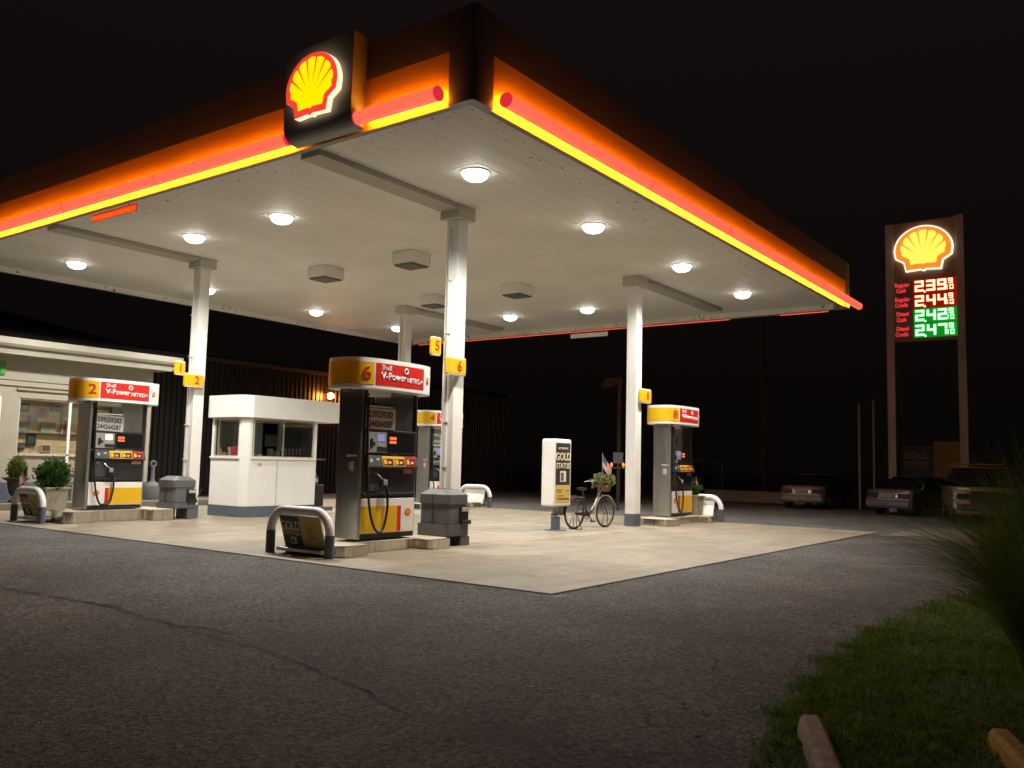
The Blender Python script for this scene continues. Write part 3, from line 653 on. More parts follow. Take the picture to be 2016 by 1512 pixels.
# ---------------- islands
ISTOP = mat('island_concrete', (.42, .37, .28), .7, vary=.12, vscale=3, bump=.3)
def island(x0, x1, cy, h, label, capL=.68, cw=.76, mw=.43):
    t = empty('pump_island', ((x0+x1)/2, cy, 0), 0, label, 'pump island', 'steel edged pump islands')
    L_ = (x1-x0)/2; c = .14
    half = [(-L_, -cw+c), (-L_+c, -cw), (-L_+capL-.05, -cw), (-L_+capL, -cw+.05), (-L_+capL, -mw), (L_-capL, -mw), (L_-capL, -cw+.05), (L_-capL+.05, -cw), (L_-c, -cw), (L_, -cw+c)]
    out = half+[(x, -y) for x, y in half[::-1]]
    MB().prism(out, .0, h, 'z').build('steel_skirt', STEEL2, t, bevel=.035, smooth=True, seg=3)
    inn = [(x*.965, y*.93) for x, y in out]
    MB().prism(inn, h-.02, h+.006, 'z').build('concrete_fill', ISTOP, t)
island(.78, 3.66, 3.9, .19, 'dog-bone steel edged island under pump six, nearest the camera')
island(.95, 3.75, 13.0, .27, 'dog-bone steel edged island under pump two, by the store')
island(12.65, 16.0, 3.86, .19, 'dog-bone steel edged island under pump eight, right of the right column')
island(12.8, 16.0, 12.9, .19, 'dog-bone steel edged island under pump four, at the back')
# ---------------- hoop bumper guards
GOLDY = mat('poster_gold', (.62, .46, .12), .5, vary=.12, vscale=5); POSTD = mat('poster_dark', (.035, .036, .038), .45, vary=.2); GOLDL = mat('gold_lettering', (.85, .76, .45), .5)
def hoop(x, cy, hw, label, face, plabel=None):
    t = empty('bumper_guard', (x, cy, 0), 0, label, 'bumper guard', 'white hoop guards at the island ends')
    r = .075; R = .36; zt = .82-r; pts = [(0, -hw, .38), (0, -hw, zt-R)]
    for i in range(1, 11):
        a = math.pi/2*i/10; pts.append((0, -hw+R-R*math.cos(a), zt-R+R*math.sin(a)))
    pts += [(0, -y, z) for _, y, z in pts[::-1]]
    MB().tube(pts, r, 16).build('hoop', WHITE, t, smooth=True)
    for s in (-1, 1): MB().tube([(0, s*hw, 0), (0, s*hw, .385)], r+.004, 16).build('sleeve', SLATE, t, smooth=True)
    # tilted, slightly bowed poster panel facing outward
    d = -1 if face == 'out' else 1
    def q(y, tt, off=0):
        xx = -.03*1+.17*(1-tt)+.0; return (xx*(1 if face == 'out' else -1)+off*d, y, .13+.53*tt)
    w = hw*.70
    def strip(y0, y1, m, t0=0, t1=1, off=.004, par=None, name='poster'):
        return MB().add([q(y0, t0, off), q(y1, t0, off), q(y1, t1, off), q(y0, t1, off)], [(0, 1, 2, 3)]).build(name, m, par or t)
    pn = MB().add([q(-w, 0), q(w, 0), q(w, 1), q(-w, 1), q(-w, 0, -.02), q(w, 0, -.02), q(w, 1, -.02), q(-w, 1, -.02)], [(0, 1, 2, 3), (7, 6, 5, 4), (0, 4, 5, 1), (1, 5, 6, 2), (2, 6, 7, 3), (3, 7, 4, 0)]).build('sign_board', WHITE, t)
    MB().box(-.02, .3, -w-.04, w+.04, .06, .12).build('mount_rail', STEEL, t, bevel=.01, loc=(0 if face == 'out' else -.28, 0, 0))
    if face == 'out':
        strip(.03, w-.02, POSTD, .03, .97, par=pn); strip(-w+.02, .03, GOLDY, .03, .97, par=pn)
        tilt = 0
        def rr(y, tt): xx, yy, zz = q(y, tt, .009); return (xx, yy, zz)
        rot = Matrix(((0, -.17/.5566, -.53/.5566), (-1, 0, 0), (0, .53/.5566, -.17/.5566))).to_4x4()
        e = rot.to_euler()
        yc = (.03+w-.02)/2
        if hw > .5:
            text('GOLD', pn, rr(yc, .66), e, .215, GOLDL, bold=.003, sx=.78); text('STATUS', pn, rr(yc, .46), e, .165, GOLDL, bold=.002, sx=.74)
            xx = MB().box(-.07, .07, -.06, .06, 0, .002).build('card_picture', GOLDL, pn, rr(yc-.02, .2), e)
            MB().box(-.055, .02, -.045, .035, .002, .004).build('card_picture_blue', mat('card_blue', (.08, .12, .3), .5), xx)
            ln = MB()
            for k, (a, b_, c_) in enumerate([(-.13, .02, .62), (-.1, .0, .56), (-.12, .04, .50), (-.06, .1, .38), (-.14, .14, .32)]): ln.box(a, b_, (c_-.5)*.58-.006, (c_-.5)*.58+.006, 0, .001)
            ln.build('fine_print', mat('poster_brown', (.25, .14, .03), .6), pn, rr(-w/2, .5), e)
    return t
hoop(.62, 3.96, .735, 'white hoop guard with gold and black GOLD STATUS poster, nearest the camera by pump six', 'out')
hoop(.62, 13.35, .66, 'white hoop guard with dark poster at the near end of the pump two island', 'out')
hoop(16.25, 3.86, .70, 'white hoop guard with blank board behind pump eight at the far island end', 'in')
hoop(16.25, 12.75, .70, 'white hoop guard with blank board at the far back, seen past the near column', 'in')
# ---------------- waste bin / windscreen service units
def bin_unit(cx, cy, zb, label, handle=False):
    t = empty('waste_bin', (cx, cy, 0), 0, label, 'waste bin', 'grey plastic service bins by the columns')
    X, Y = .325, .375
    def oct_(x, y, c): return [(-x+c, -y), (x-c, -y), (x, -y+c), (x, y-c), (x-c, y), (-x+c, y), (-x, y-c), (-x, -y+c)]
    # base: left part rests on the island, right part reaches the ground
    MB().prism(oct_(X+.02, Y+.02, .05), zb+.005, .42, 'z').build('base', GREYP, t, bevel=.02)
    MB().box(.08, X+.02, -Y-.02, Y*.3, .004, zb).build('foot', GREYP, t, bevel=.012)
    b = MB().prism(oct_(X-.02, Y-.01, .06), .422, .80, 'z')
    b.build('body', GREYP, t, bevel=.012)
    # seams
    lid = MB().prism(oct_(X+.0, Y+.01, .06), .80, .985, 'z').build('lid', GREYP, t, bevel=.015)
    lp = MB(); o1 = oct_(X+.0, Y+.01, .06); o2 = oct_(X*.62, Y*.62, .05); n = 8
    lp.add([(x, y, .985) for x, y in o1]+[(x, y, 1.085) for x, y in o2], [(i, (i+1) % n, n+(i+1) % n, n+i) for i in range(n)]+[tuple(range(n, 2*n))]); lp.build('lid_top', GREYP, lid, bevel=.012)
    MB().prism(oct_(.13, .15, .05), 1.086, 1.09, 'z').build('opening', BLACK, lid)
    MB().box(-X-.004, -.0, .0, .012, .3, .99).build('seam', GREYD, t)
    # squeegee niche on the front right
    MB().box(.04, X-.01, -Y-.006, -Y+.06, .46, .76).build('niche', mat('niche_black', (.01, .01, .01), .3), t, bevel=.01)
    MB().box(.09, X-.02, -Y-.03, -Y-.008, .66, .74).build('paper_towel', CARD, t, bevel=.008)
    bk = MB().box(.06, X+.0, -Y-.07, -Y+.0, .42, .50).build('bucket', BLACK, t, bevel=.012)
    if handle: MB().tube([(X-.05, -Y-.04, .48), (X+.13, -Y-.06, .78)], .012, 8).build('squeegee', BLACK, t)
    return t
bin_unit(3.94, 3.69, .19, 'grey plastic waste bin with squeegee niche in front of the near column by pump six')
bin_unit(4.02, 12.78, .27, 'grey plastic waste bin with upright squeegee in front of the left column by pump two', True)
# ================================================================== BOOTH
bt = empty('cashier_booth', (5.48, 12.05, 0), 0, 'small white cashier booth with slate blue base and overhanging flat roof', 'booth')
BW, BD = 2.5, 1.62; ch = .16
def boothring(x0, x1, y0, y1, c): return [(x0+c, y0), (x1, y0), (x1, y1), (x0+c, y1), (x0, y1-c), (x0, y0+c)]
MB().prism(boothring(0, BW, 0, BD, ch), .3, 1.60, 'z').build('wall', WHITE, bt, bevel=.006)
MB().prism(boothring(-.012, BW+.012, -.012, BD+.012, ch), .0, .298, 'z').build('base_band', SLATE, bt, bevel=.006)
MB().box(BW+.02, 3.35, .15, BD, .10, .22).build('base_step', SLATE, bt, bevel=.01)
MB().prism(boothring(-.14, 3.3, -.14, BD+.14, ch+.12), 2.68, 3.28, 'z').build('roof', WHITE, bt, bevel=.008)
for a in ((0.0, .07, BD-.24, BD-.16), (BW-.09, BW, 0, .09), (BW-.09, BW, BD-.09, BD)): MB().box(*a, 1.602, 2.678).build('post', WHITE, bt, bevel=.006)
WP = MB()
WP.prism([(ch, 0), (ch+.09, 0), (ch+.09, .06), (.06, .06+ch-.0), (.06, ch+.09), (0, ch+.09), (0, ch)], 1.602, 2.678, 'z')
WP.build('post', WHITE, bt, bevel=.006)
def frame(x0, x1, z0, z1, w=.04, d=.04):
    b = MB(); b.box(x0, x1, 0, d, z0, z0+w); b.box(x0, x1, 0, d, z1-w, z1); b.box(x0, x0+w, 0, d, z0+w, z1-w); b.box(x1-w, x1, 0, d, z0+w, z1-w); return b
ALU = mat('window_frame', (.5, .48, .42), .4, vary=.05)
f1 = frame(ch+.12, BW-.10, 1.61, 2.67).build('window', ALU, bt, (0, .012, 0)); MB().box(ch+.16, BW-.14, .015, .021, 1.65, 2.63).build('pane', GLASS, f1)
MB().box(1.30, 1.345, .03, .06, 1.65, 2.63).build('mullion', ALU, f1)
f2 = frame(-BD+.25, -.26, 1.61, 2.67).build('window', ALU, bt, (.012, 0, 0), (0, 0, -math.pi/2)); MB().box(-BD+.29, -.30, .015, .021, 1.65, 2.63).build('pane', GLASS, f2)
MB().box(ch+.05, BW-.04, -.045, .01, 1.57, 1.61).build('sill', WHITE, bt, bevel=.005); MB().box(-.045, .01, .2, BD-.15, 1.57, 1.61).build('sill', WHITE, bt, bevel=.005)
f3 = frame(.3, BW-.1, 1.61, 2.67, .05).build('window', ALU, bt, (0, BD-.05, 0)); MB().box(1.25, 1.31, -.01, .05, 1.66, 2.62).build('mullion', ALU, f3)
MB().box(.35, BW-.15, .02, .026, 1.66, 2.62).build('pane', GLASSD, f3)
MB().box(.1, BW-.1, .1, BD-.1, 1.45, 1.602).build('counter', mat('counter_brown', (.09, .06, .04), .5), bt)
MB().box(BW-.04, BW-.0, .1, BD-.1, 1.602, 2.678).build('partition', mat('booth_interior', (.08, .08, .075), .6), bt)
MB().box(.6, .95, BD-.35, BD-.31, 1.61, 2.6).build('inner_post', mat('booth_interior', (.08, .08, .075), .6), bt)
# things on the booth counter (world coordinates)
def lathe_thing(name, prof, loc, m, label, cat, group=None, n=18, smooth=True):
    o = MB().lathe(prof, n=n).build(name, m, None, loc, smooth=smooth); return tag(o, label, cat, group)
def box_thing(name, dims, loc, m, label, cat, group=None, rz=0, bevel=.008):
    x, y, z = dims; o = MB().box(-x/2, x/2, -y/2, y/2, 0, z).build(name, m, None, loc, (0, 0, rz), bevel=bevel); return tag(o, label, cat, group)
REDP = mat('red_plastic', (.45, .03, .03), .4); LBL = mat('pale_label', (.5, .48, .42), .5)
cz = 1.603
b5 = MB().prism([(-.13, 0), (.13, 0), (.16, .2), (.17, .29), (.05, .27), (-.06, .29), (-.17, .28), (-.15, .2)], -.09, .09, 'x').build('shopping_bag', REDP, None, (5.66, 12.62, cz), bevel=.02)
tag(b5, 'bright red bag standing in the booth side window', 'bag')
lathe_thing('drinking_cup', [(.05, 0), (.07, .2), (.085, .24), (.085, .27), (.04, .28)], (5.64, 12.86, cz), LBL, 'pale paper cup left of the red bag in the booth window', 'cup')
lathe_thing('bottle', [(.04, 0), (.045, .15), (.02, .2), (.02, .26)], (5.63, 13.28, cz), mat('red_label', (.4, .12, .1), .5), 'small red labelled bottle at the left end of the booth side window', 'bottle')
box_thing('snack_box', (.12, .2, .13), (5.66, 13.1, cz), mat('snack_mix', (.25, .16, .13), .6, vary=.5, vscale=30), 'low box of small packets between the bottle and the cup in the booth', 'box')
box_thing('snack_box', (.14, .2, .10), (5.68, 12.42, cz), mat('tan_box', (.32, .24, .1), .6, vary=.3, vscale=30), 'tan box right of the red bag in the booth side window', 'box')
for k, (x, h, c) in enumerate(((6.0, .16, (.2, .18, .16)), (6.25, .1, (.3, .26, .2)), (6.62, .26, (.14, .14, .14)), (6.85, .2, (.22, .2, .2)))):
    box_thing('counter_item', (.13, .12, h), (x, 12.42, cz), mat('counter_item_%d' % k, c, .6, vary=.4, vscale=40), ['low grey packet behind the left part of the booth front window', 'pale low packet in the booth front window, second from its left', 'tall dark dispenser in the middle of the booth front window', 'grey box just left of the red light in the booth'][k], 'counter item')
trm = empty('card_terminal', (7.03, 12.45, cz), 0, 'dark card terminal with a small glowing red light in the booth window', 'terminal')
MB().box(-.07, .07, -.06, .06, 0, .22).build('case', BLACK, trm, bevel=.01); MB().box(-.025, .025, -.066, -.061, .15, .2).build('indicator', emis('red_led', (1., .05, .04), 3), trm)
for k in range(5):
    o = lathe_thing('bottle', [(.045, 0), (.045, .17), (.02, .21), (.02, .24), (.022, .25)], (7.22+k*.13, 12.5, cz), mat('dark_red_bottle', (.09, .015, .015), .25), 'dark red bottle with pale cap in the row inside the booth front window', 'bottle', 'row of dark bottles in the booth window')
    MB().lathe([(.022, 0), (.022, .02)], n=12).build('cap', LBL, o, (0, 0, .25))
tag(MB().box(-.22, .22, 0, .006, 0, .34).build('wall_calendar', mat('paper_grid', (.3, .31, .3), .7), None, (7.5, 13.5, 1.95)), 'pale paper calendar on the back window of the booth', 'calendar')
MB().box(1.1, 1.112, -.0135, -.001, .3, 1.565).build('panel_joint', mat('joint_grey', (.4, .39, .36), .6), bt)
MB().box(BW, 3.3, -.10, -.09, 2.70, 2.72).build('drip_edge', ALU, bt); MB().box(ch+.3, ch+.42, -.008, -.001, 1.38, 1.46).build('notice', CARD, bt)
# service counter and jugs right of booth
rk = empty('oil_rack', (8.42, 12.85, .221), 0, 'black open rack holding blue jugs on the booth step', 'rack')
MB().box(-.36, .36, -.28, .3, 0, .62).build('cabinet', BLACK, rk, bevel=.01); MB().box(-.36, .36, .26, .3, .62, 1.35).build('back_panel', BLACK, rk); MB().box(-.38, .38, -.3, .3, 1.36, 1.4).build('shelf', STEEL, rk)
for k, x in enumerate((8.26, 8.56)):
    jg = empty('fluid_jug', (x, 12.74, .842), 0, ['blue fluid jug with white cap standing left on the black rack', 'blue fluid jug with white cap standing right on the black rack'][k], 'jug', 'blue jugs on the rack beside the booth')
    MB().prism([(-.09, 0), (.09, 0), (.09, .24), (.04, .31), (-.03, .33), (-.09, .28)], -.06, .06, 'y').build('jug_body', mat('blue_jug', (.05, .08, .16), .3), jg, bevel=.02); MB().lathe([(.025, 0), (.025, .05)], n=12).build('cap', LETW, jg, (0, 0, .325))
    MB().box(-.07, .07, -.064, -.061, .08, .2).build('jug_label', LBL, jg)
# ================================================================== STORE
st = empty('store_building', (0, 19.3, 0), 0, 'low cream store building with white gutter, dark hip roof and display windows', 'building')
SX0, SX1 = -3.2, 7.12
def wallbox(x0, x1, z0, z1, m=CREAM, name='wall', d=.2, y=0): return MB().box(x0, x1, y, y+d, z0, z1).build(name, m, st)
W0, W1, WZ0, WZ1 = 2.93, 6.1, .80, 3.2; D0, D1 = 1.4, 2.45
wallbox(SX0, D0, .2, 4.42); wallbox(D1, W0, .2, 4.42); wallbox(W1, SX1, .2, 4.42); wallbox(W0, W1, WZ1, 4.42); wallbox(D0, D1, 3.2, 4.42)
MB().box(SX0, W0, -.02, 0, .0, .72).build('base_band', SLATE, st); MB().box(W0, SX1, -.02, 0, .0, .72).build('base_band', SLATE, st)
MB().box(W0, W1, .12, .2, .2, 1.5).build('kick_panel', mat('kick_panel', (.33, .28, .22), .6, vary=.08), st)
MB().box(SX1-.2, SX1, .2, 9, .2, 4.42).build('wall', CREAM, st)
MB().box(SX0, SX1+.06, -.05, -.001, 3.53, 3.72).build('trim_board', CREAM, st, bevel=.01); MB().box(SX0, SX1+.1, -.08, -.05, 3.70, 3.74).build('trim_board', CREAM, st)
MB().box(W0-.1, W1+.1, -.06, -.001, 3.42, 3.47).build('window_hood', BEIGE, st)
MB().box(SX0, SX1+.35, -.55, .3, 4.40, 4.44).build('soffit_board', CREAM, st)
MB().prism([(-.72, 4.86), (-.72, 4.68), (-.66, 4.60), (-.58, 4.58), (-.55, 4.44), (-.52, 4.44), (-.52, 4.86)], SX0, SX1+.62, 'x').build('gutter', CREAM, st, bevel=.008)
rf = MB(); x0, x1 = SX0, SX1+.55
rf.add([(x0, -.6, 4.87), (x1, -.6, 4.87), (x1-3.4, 4.2, 6.3), (x0, 4.2, 6.3), (x1, 9, 4.87), (x0, 9, 4.87)], [(0, 1, 2, 3), (1, 4, 2), (4, 5, 3, 2)])
rf.build('roof', mat('roof_shingle', (.010, .009, .0085), .95, vary=.3, vscale=12, spec=.05), st)
win = frame(W0, W1, 1.52, WZ1, .05, .08).build('window', ALU, st, (0, .04, 0))
MB().box(4.42, 4.50, 0, .06, .8, 3.15).build('mullion', WHITE, win)
MB().box(W0+.05, W1-.05, .03, .038, 1.57, 3.15).build('pane', GLASS, win)
dr = MB().box(D0+.06, D1-.14, .06, .11, .25, 3.1).build('door', mat('door_dark', (.05, .035, .045), .3), st)
MB().tube([(D1-.3, .0, 1.4), (D1-.3, .0, 1.9)], .02, 8).build('handle', CHROME, dr)
MB().box(D1-.12, D1-.02, -.02, .1, .2, 3.2).build('door_frame', WHITE, st)
# interior slat wall
sl = MB().box(W0-.4, W1+.4, .9, .95, .8, 3.6)
for k in range(15): sl.box(W0-.4, W1+.4, .885, .9, 1.42+k*.125, 1.42+k*.125+.098)
sl.build('slat_wall', mat('slat_wood', (.80, .60, .36), .5, vary=.1, vscale=3), st)
MB().box(W0-.4, W1+.4, .2, .9, 3.3, 3.36).build('interior_ceiling', WHITE, st); MB().box(W0-.4, W1+.4, .21, .9, 1.38, 1.44).build('display_shelf', mat('shelf_brown', (.12, .07, .05), .5), st)
MB().box(2.32, 2.46, -.05, 0, 3.83, 4.23).build('green_sign', mat('green_sign', (.07, .3, .03), .5), st)
MB().box(5.95, 6.08, -.03, -.001, 1.5, 3.1).build('trim_board', WHITE, st)
MB().box(W0-.1, W1, .70, .885, 2.20, 2.22).build('display_shelf', mat('shelf_pale', (.4, .36, .28), .5), st)
# goods hanging on the slat wall
wy = 20.14
def frm(x, z, w, h, mf, mi, label, cat='picture'):
    t = empty('framed_picture', (x, wy, z), 0, label, cat, 'goods shown on the slat wall in the store window')
    MB().box(-w/2, w/2, -.04, 0, -h/2, h/2).build('frame', mf, t, bevel=.005); MB().box(-w/2+.04, w/2-.04, -.045, -.04, -h/2+.035, h/2-.035).build('picture', mi, t)
DKF = mat('dark_frame', (.05, .03, .02), .4); PIC = mat('pale_picture', (.33, .33, .30), .5, vary=.4, vscale=12); PIC2 = mat('teal_picture', (.05, .09, .09), .4, vary=.3, vscale=9); PIC3 = mat('red_picture', (.4, .05, .04), .5, vary=.5, vscale=14)
frm(3.43, 2.95, .32, .24, DKF, PIC, 'small dark framed picture at the top left of the display window')
frm(4.02, 2.85, .30, .34, mat('pale_board', (.5, .44, .34), .5), PIC3, 'pale board with a red shape near the top of the display window')
frm(4.38, 2.98, .3, .18, DKF, mat('black_sheet', (.04, .04, .045), .5), 'small black sheet at the top right of the display window')
frm(3.72, 2.62, .28, .2, mat('grey_sheet', (.25, .26, .27), .5), PIC, 'grey printed sheet in the middle of the display window')
frm(3.42, 2.38, .42, .28, mat('grey_sheet', (.25, .26, .27), .5), PIC, 'wide grey notice at the left of the display window')
frm(4.2, 2.36, .46, .36, mat('silver_frame', (.4, .37, .3), .4), mat('beige_picture', (.36, .33, .26), .5), 'large silver framed beige picture in the display window')
frm(3.72, 1.98, .28, .34, DKF, PIC2, 'teal picture in a dark frame at the centre of the display window')
frm(3.42, 1.78, .26, .2, DKF, mat('grey_screen', (.1, .12, .13), .2), 'small dark screen on a stand low in the display window')
frm(4.18, 1.74, .32, .24, mat('white_frame', (.6, .56, .5), .4), mat('brown_picture', (.22, .08, .04), .5, vary=.3), 'white framed brown picture low in the display window')
frm(4.75, 2.9, .3, .3, mat('yellow_board', (.55, .4, .1), .5), mat('tan_picture', (.4, .3, .15), .5), 'yellow and tan poster seen through the gap of pump two')
frm(4.72, 2.4, .22, .55, mat('white_frame', (.6, .56, .5), .4), PIC3, 'red and white striped sheet seen left of the price card of pump two')
# urn, cigarette bin, chair by the store
LEAF = blade_mat('leaf_green', (.07, .12, .02), (.16, .22, .05)); LEAF2 = blade_mat('leaf_dark', (.03, .08, .02), (.08, .15, .04))
def bush(root, c, rx, rz_, n, m, size=.03, name='foliage', spiky=False):
    b = MB()
    for i in range(n):
        a = random.random()*6.283; ph = math.acos(random.uniform(-1, 1)); rr = random.uniform(.35, 1.05)*(1+.24*math.sin(a*5+ph*7)+.12*math.sin(a*11-ph*13))
        p = Vector((c[0]+rx*rr*math.sin(ph)*math.cos(a), c[1]+rx*rr*math.sin(ph)*math.sin(a), c[2]+rz_*rr*math.cos(ph)))
        d = Vector((random.gauss(0, 1), random.gauss(0, 1), random.gauss(.6, 1))).normalized(); e = d.cross(Vector((random.random(), random.random(), random.random()))).normalized()
        s = size*random.uniform(.6, 1.4); w = s*(.22 if spiky else .45)
        b.add([p, p+d*s*.5+e*w, p+d*s, p+d*s*.5-e*w], [(0, 1, 2, 3)])
    return b.build(name, m, root)
POTD = mat('dark_urn', (.03, .028, .028), .5); STONE = mat('planter_stone', (.30, .28, .21), .8, vary=.15, vscale=5, bump=.4)
def urn(x, y, z, label):
    t = empty('urn_planter', (x, y, z), 0, label, 'planter')
    MB().lathe([(.17, 0), (.16, .05), (.07, .1), (.07, .16), (.15, .24), (.2, .42), (.22, .58), (.34, .66), (.36, .68), (.33, .69), (.28, .66)], n=28).build('urn', POTD, t, smooth=True)
    MB().tube([(0, 0, .62), (0, 0, .8)], .02, 6).build('stem', BEIGE, t)
    bush(t, (0, 0, .93), .22, .30, 2600, LEAF, .07, spiky=True)
urn(2.50, 18.2, .2, 'dark urn planter with a clipped light green bush in front of the store')
cg = empty('cigarette_bin', (6.65, 18.2, .2), 0, 'grey long-necked cigarette bin behind pump two and the waste bin', 'cigarette bin')
MB().lathe([(.25, 0), (.26, .05), (.26, .42), (.22, .5), (.08, .58), (.06, .65), (.055, 1.0), (.06, 1.05)], n=24).build('body', GREYP, cg, smooth=True)
MB().tube([(.0+.085*math.cos(a), 0, 1.13+.085*math.sin(a)) for a in [2*math.pi*i/20 for i in range(20)]], .035, 8, closed=True).build('ring_top', GREYP, cg, smooth=True)
chm = mat('chair_wood', (.3, .27, .2), .6, vary=.15)
chr_ = empty('slatted_chair', (4.55, 18.55, .2), -.35, 'pale slatted garden chair against the store window, mostly hidden by pump two', 'chair')
MB().box(-.3, .3, -.3, .3, .42, .46).build('seat', chm, chr_, bevel=.01)
bk = MB()
for k in range(4): bk.box(-.3, .3, .27, .3, .54+k*.13, .62+k*.13)
bk.box(-.32, -.27, .26, .31, 0, 1.1); bk.box(.27, .32, .26, .31, 0, 1.1); bk.build('backrest', chm, chr_)
for sx_ in (-.27, .27): MB().box(sx_-.025, sx_+.025, -.3, -.25, 0, .42).build('leg', chm, chr_)
for sx_ in (-.3, .3): MB().box(sx_-.03, sx_+.03, -.3, .28, .62, .66).build('armrest', chm, chr_)
# planters on islands with little flags
FLR = mat('flag_red', (.5, .05, .06), .7); FLW = mat('flag_white', (.65, .62, .6), .7); FLB = mat('flag_blue', (.05, .07, .2), .7)
def flag(x, y, z, label, h=.6, w=.34, fh=.22, droop=.9, az=0.):
    t = empty('small_flag', (x, y, z), az, label, 'flag', 'small striped flags stuck in the planters')
    MB().tube([(0, 0, 0), (0, 0, h)], .007, 6).build('stick', BEIGE, t)
    b = MB(); NX, NZ = 10, 13
    # hoist edge along the stick, cloth hanging down
    def P(u, v):
        a = droop; ux, uz = math.cos(a), -math.sin(a)
        return (w*u*ux+fh*v*.0, .02*math.sin(u*7+v*2), h-.02-fh*v+w*u*uz)
    for i in range(NX):
        for k in range(NZ):
            m = 2 if (i < NX*.42 and k < 7) else (0 if k % 2 == 0 else 1)
            b.add([P(i/NX, k/NZ), P((i+1)/NX, k/NZ), P((i+1)/NX, (k+1)/NZ), P(i/NX, (k+1)/NZ)], [(0, 1, 2, 3)], m)
    b.build('cloth', [FLR, FLW, FLB], t, smooth=False); return t
def planter(x, y, z, w, d, h, label, bush_r, bush_h, nleaf):
    t = empty('square_planter', (x, y, z), 0, label, 'planter', 'stone coloured planters on the islands')
    a, b = w/2, d/2
    pt = MB().add([(-a*.85, -b*.85, 0), (a*.85, -b*.85, 0), (a*.85, b*.85, 0), (-a*.85, b*.85, 0), (-a, -b, h), (a, -b, h), (a, b, h), (-a, b, h)], [(3, 2, 1, 0), (0, 1, 5, 4), (1, 2, 6, 5), (2, 3, 7, 6), (3, 0, 4, 7)])
    pt.build('pot', STONE, t, bevel=.01); MB().box(-a-.025, a+.025, -b-.025, b+.025, h-.04, h+.012).build('rim', STONE, t, bevel=.012)
    MB().tube([(0, 0, h), (0, 0, h+.2)], .015, 6).build('stem', BEIGE, t)
    bush(t, (0, 0, h+bush_h*.8), bush_r, bush_h, nleaf, LEAF2, .085, spiky=True); return t
planter(1.06, 13.2, .28, .52, .52, .52, 'stone planter with a round dark green bush on the pump two island', .32, .34, 4200)
flag(.62, 13.5, .55, 'small striped flag hanging beside the bush near pump two', h=.80, w=.34, fh=.27, droop=1.1, az=-3.9)
planter(15.75, 3.85, .2, .5, .5, .58, 'stone planter with a small bush between pump eight and the far hoop guard', .2, .2, 1200)
flag(15.75, 3.75, .95, 'small pale flag in the planter beside pump eight', h=.42, w=.2, fh=.2, droop=1.3, az=-1.0)
# ================================================================== pole poster sign
ps = empty('poster_stand', (8.93, 4.36, 0), 0, 'white framed poster stand reading GOLD STATUS between the near and right columns', 'poster stand')
pz0, pz1, pw, pd = .60, 2.24, .39, .19
MB().box(-pw, pw, -pd, pd, pz0, pz1).build('cabinet', WHITE, ps, bevel=.05, seg=3)
for s in (-1, 1):
    p = MB().box(-pw+.07, pw-.07, s*pd-.004, s*pd+.004, pz0+.10, pz1-.10).build('poster', POSTD, ps)
    if s < 0: PF = p
MB().box(-pw+.07, pw-.07, -pd-.008, -pd-.0045, pz0+.10, pz0+.52).build('poster_footer', GOLDY, PF)
text('GET INSTANT', PF, (0, -pd-.007, 2.01), FRONT, .07, GOLDL, bold=.001)
text('GOLD', PF, (0, -pd-.008, 1.80), FRONT, .26, GOLDL, bold=.003, sx=.92); text('STATUS', PF, (0, -pd-.008, 1.58), FRONT, .19, GOLDL, bold=.002, sx=.9)
MB().box(-.12, .14, -pd-.006, -pd-.0045, 1.2, 1.46).build('card_picture', GOLDL, PF); MB().box(-.09, .04, -pd-.008, -pd-.0065, 1.22, 1.42).build('card_picture', mat('card_blue', (.08, .12, .3), .5), PF)
fp = MB()
for a, b_, z in ((-.3, -.02, 1.0), (-.25, -.05, .95), (.12, .3, .98), (-.2, .05, .86), (-.26, .26, .80), (-.18, .3, .77)): fp.box(a, b_, -pd-.0105, -pd-.0085, z-.012, z+.012)
fp.build('fine_print', mat('poster_brown', (.25, .14, .03), .6), PF)
MB().lathe([(.13, .35), (.08, .45), (.075, .60)], n=20).build('neck', BEIGE, ps, smooth=True); MB().tube([(0, 0, .02), (0, 0, .42)], .115, 20).build('pole', SLATE, ps, smooth=True)
MB().lathe([(.27, .012), (.27, .03), (.12, .035)], n=24).build('base_plate', SLATE, ps)
# ================================================================== bicycle
bk_m = mat('bike_dark', (.028, .022, .018), .35); bk_c = mat('bike_cream', (.55, .5, .38), .35); SPK = mat('spoke_metal', (.3, .28, .25), .3, metal=1)
bx0, by0, bx1, by1 = 9.62, 4.25, 10.92, 4.12; bang = math.atan2(by1-by0, bx1-bx0)
bk = empty('bicycle', (bx0, by0, .012), bang, 'old dark step-through bicycle with basket of plants, parked between the poster stand and right column', 'bicycle')
WR = .40; WB = math.hypot(bx1-bx0, by1-by0)
def circ(cx, cz, r, n=40, a0=0, a1=2*math.pi, y=0): return [(cx+r*math.cos(a0+(a1-a0)*i/n), y, cz+r*math.sin(a0+(a1-a0)*i/n)) for i in range(n+(0 if a1-a0 >= 6.28 else 1))]
for cx in (0, WB):
    w = MB().tube(circ(cx, WR, WR-.02), .022, 8, closed=True).build('wheel', RUBBER, bk, smooth=True)
    MB().tube(circ(cx, WR, WR-.05), .011, 6, closed=True).build('rim', SPK, w, smooth=True)
    sp = MB()
    for i in range(28):
        a = 2*math.pi*i/28; y = .03*(1 if i % 2 else -1); sp.tube([(cx, y, WR), (cx+(WR-.05)*math.cos(a), 0, WR+(WR-.05)*math.sin(a))], .0022, 4)
    sp.tube([(cx, -.045, WR), (cx, .045, WR)], .028, 10); sp.build('spokes', SPK, w)
MB().tube(circ(0, WR, WR+.035, 24, .15*math.pi, 1.02*math.pi), .016, 6).build('mudguard', bk_m, bk, smooth=True)
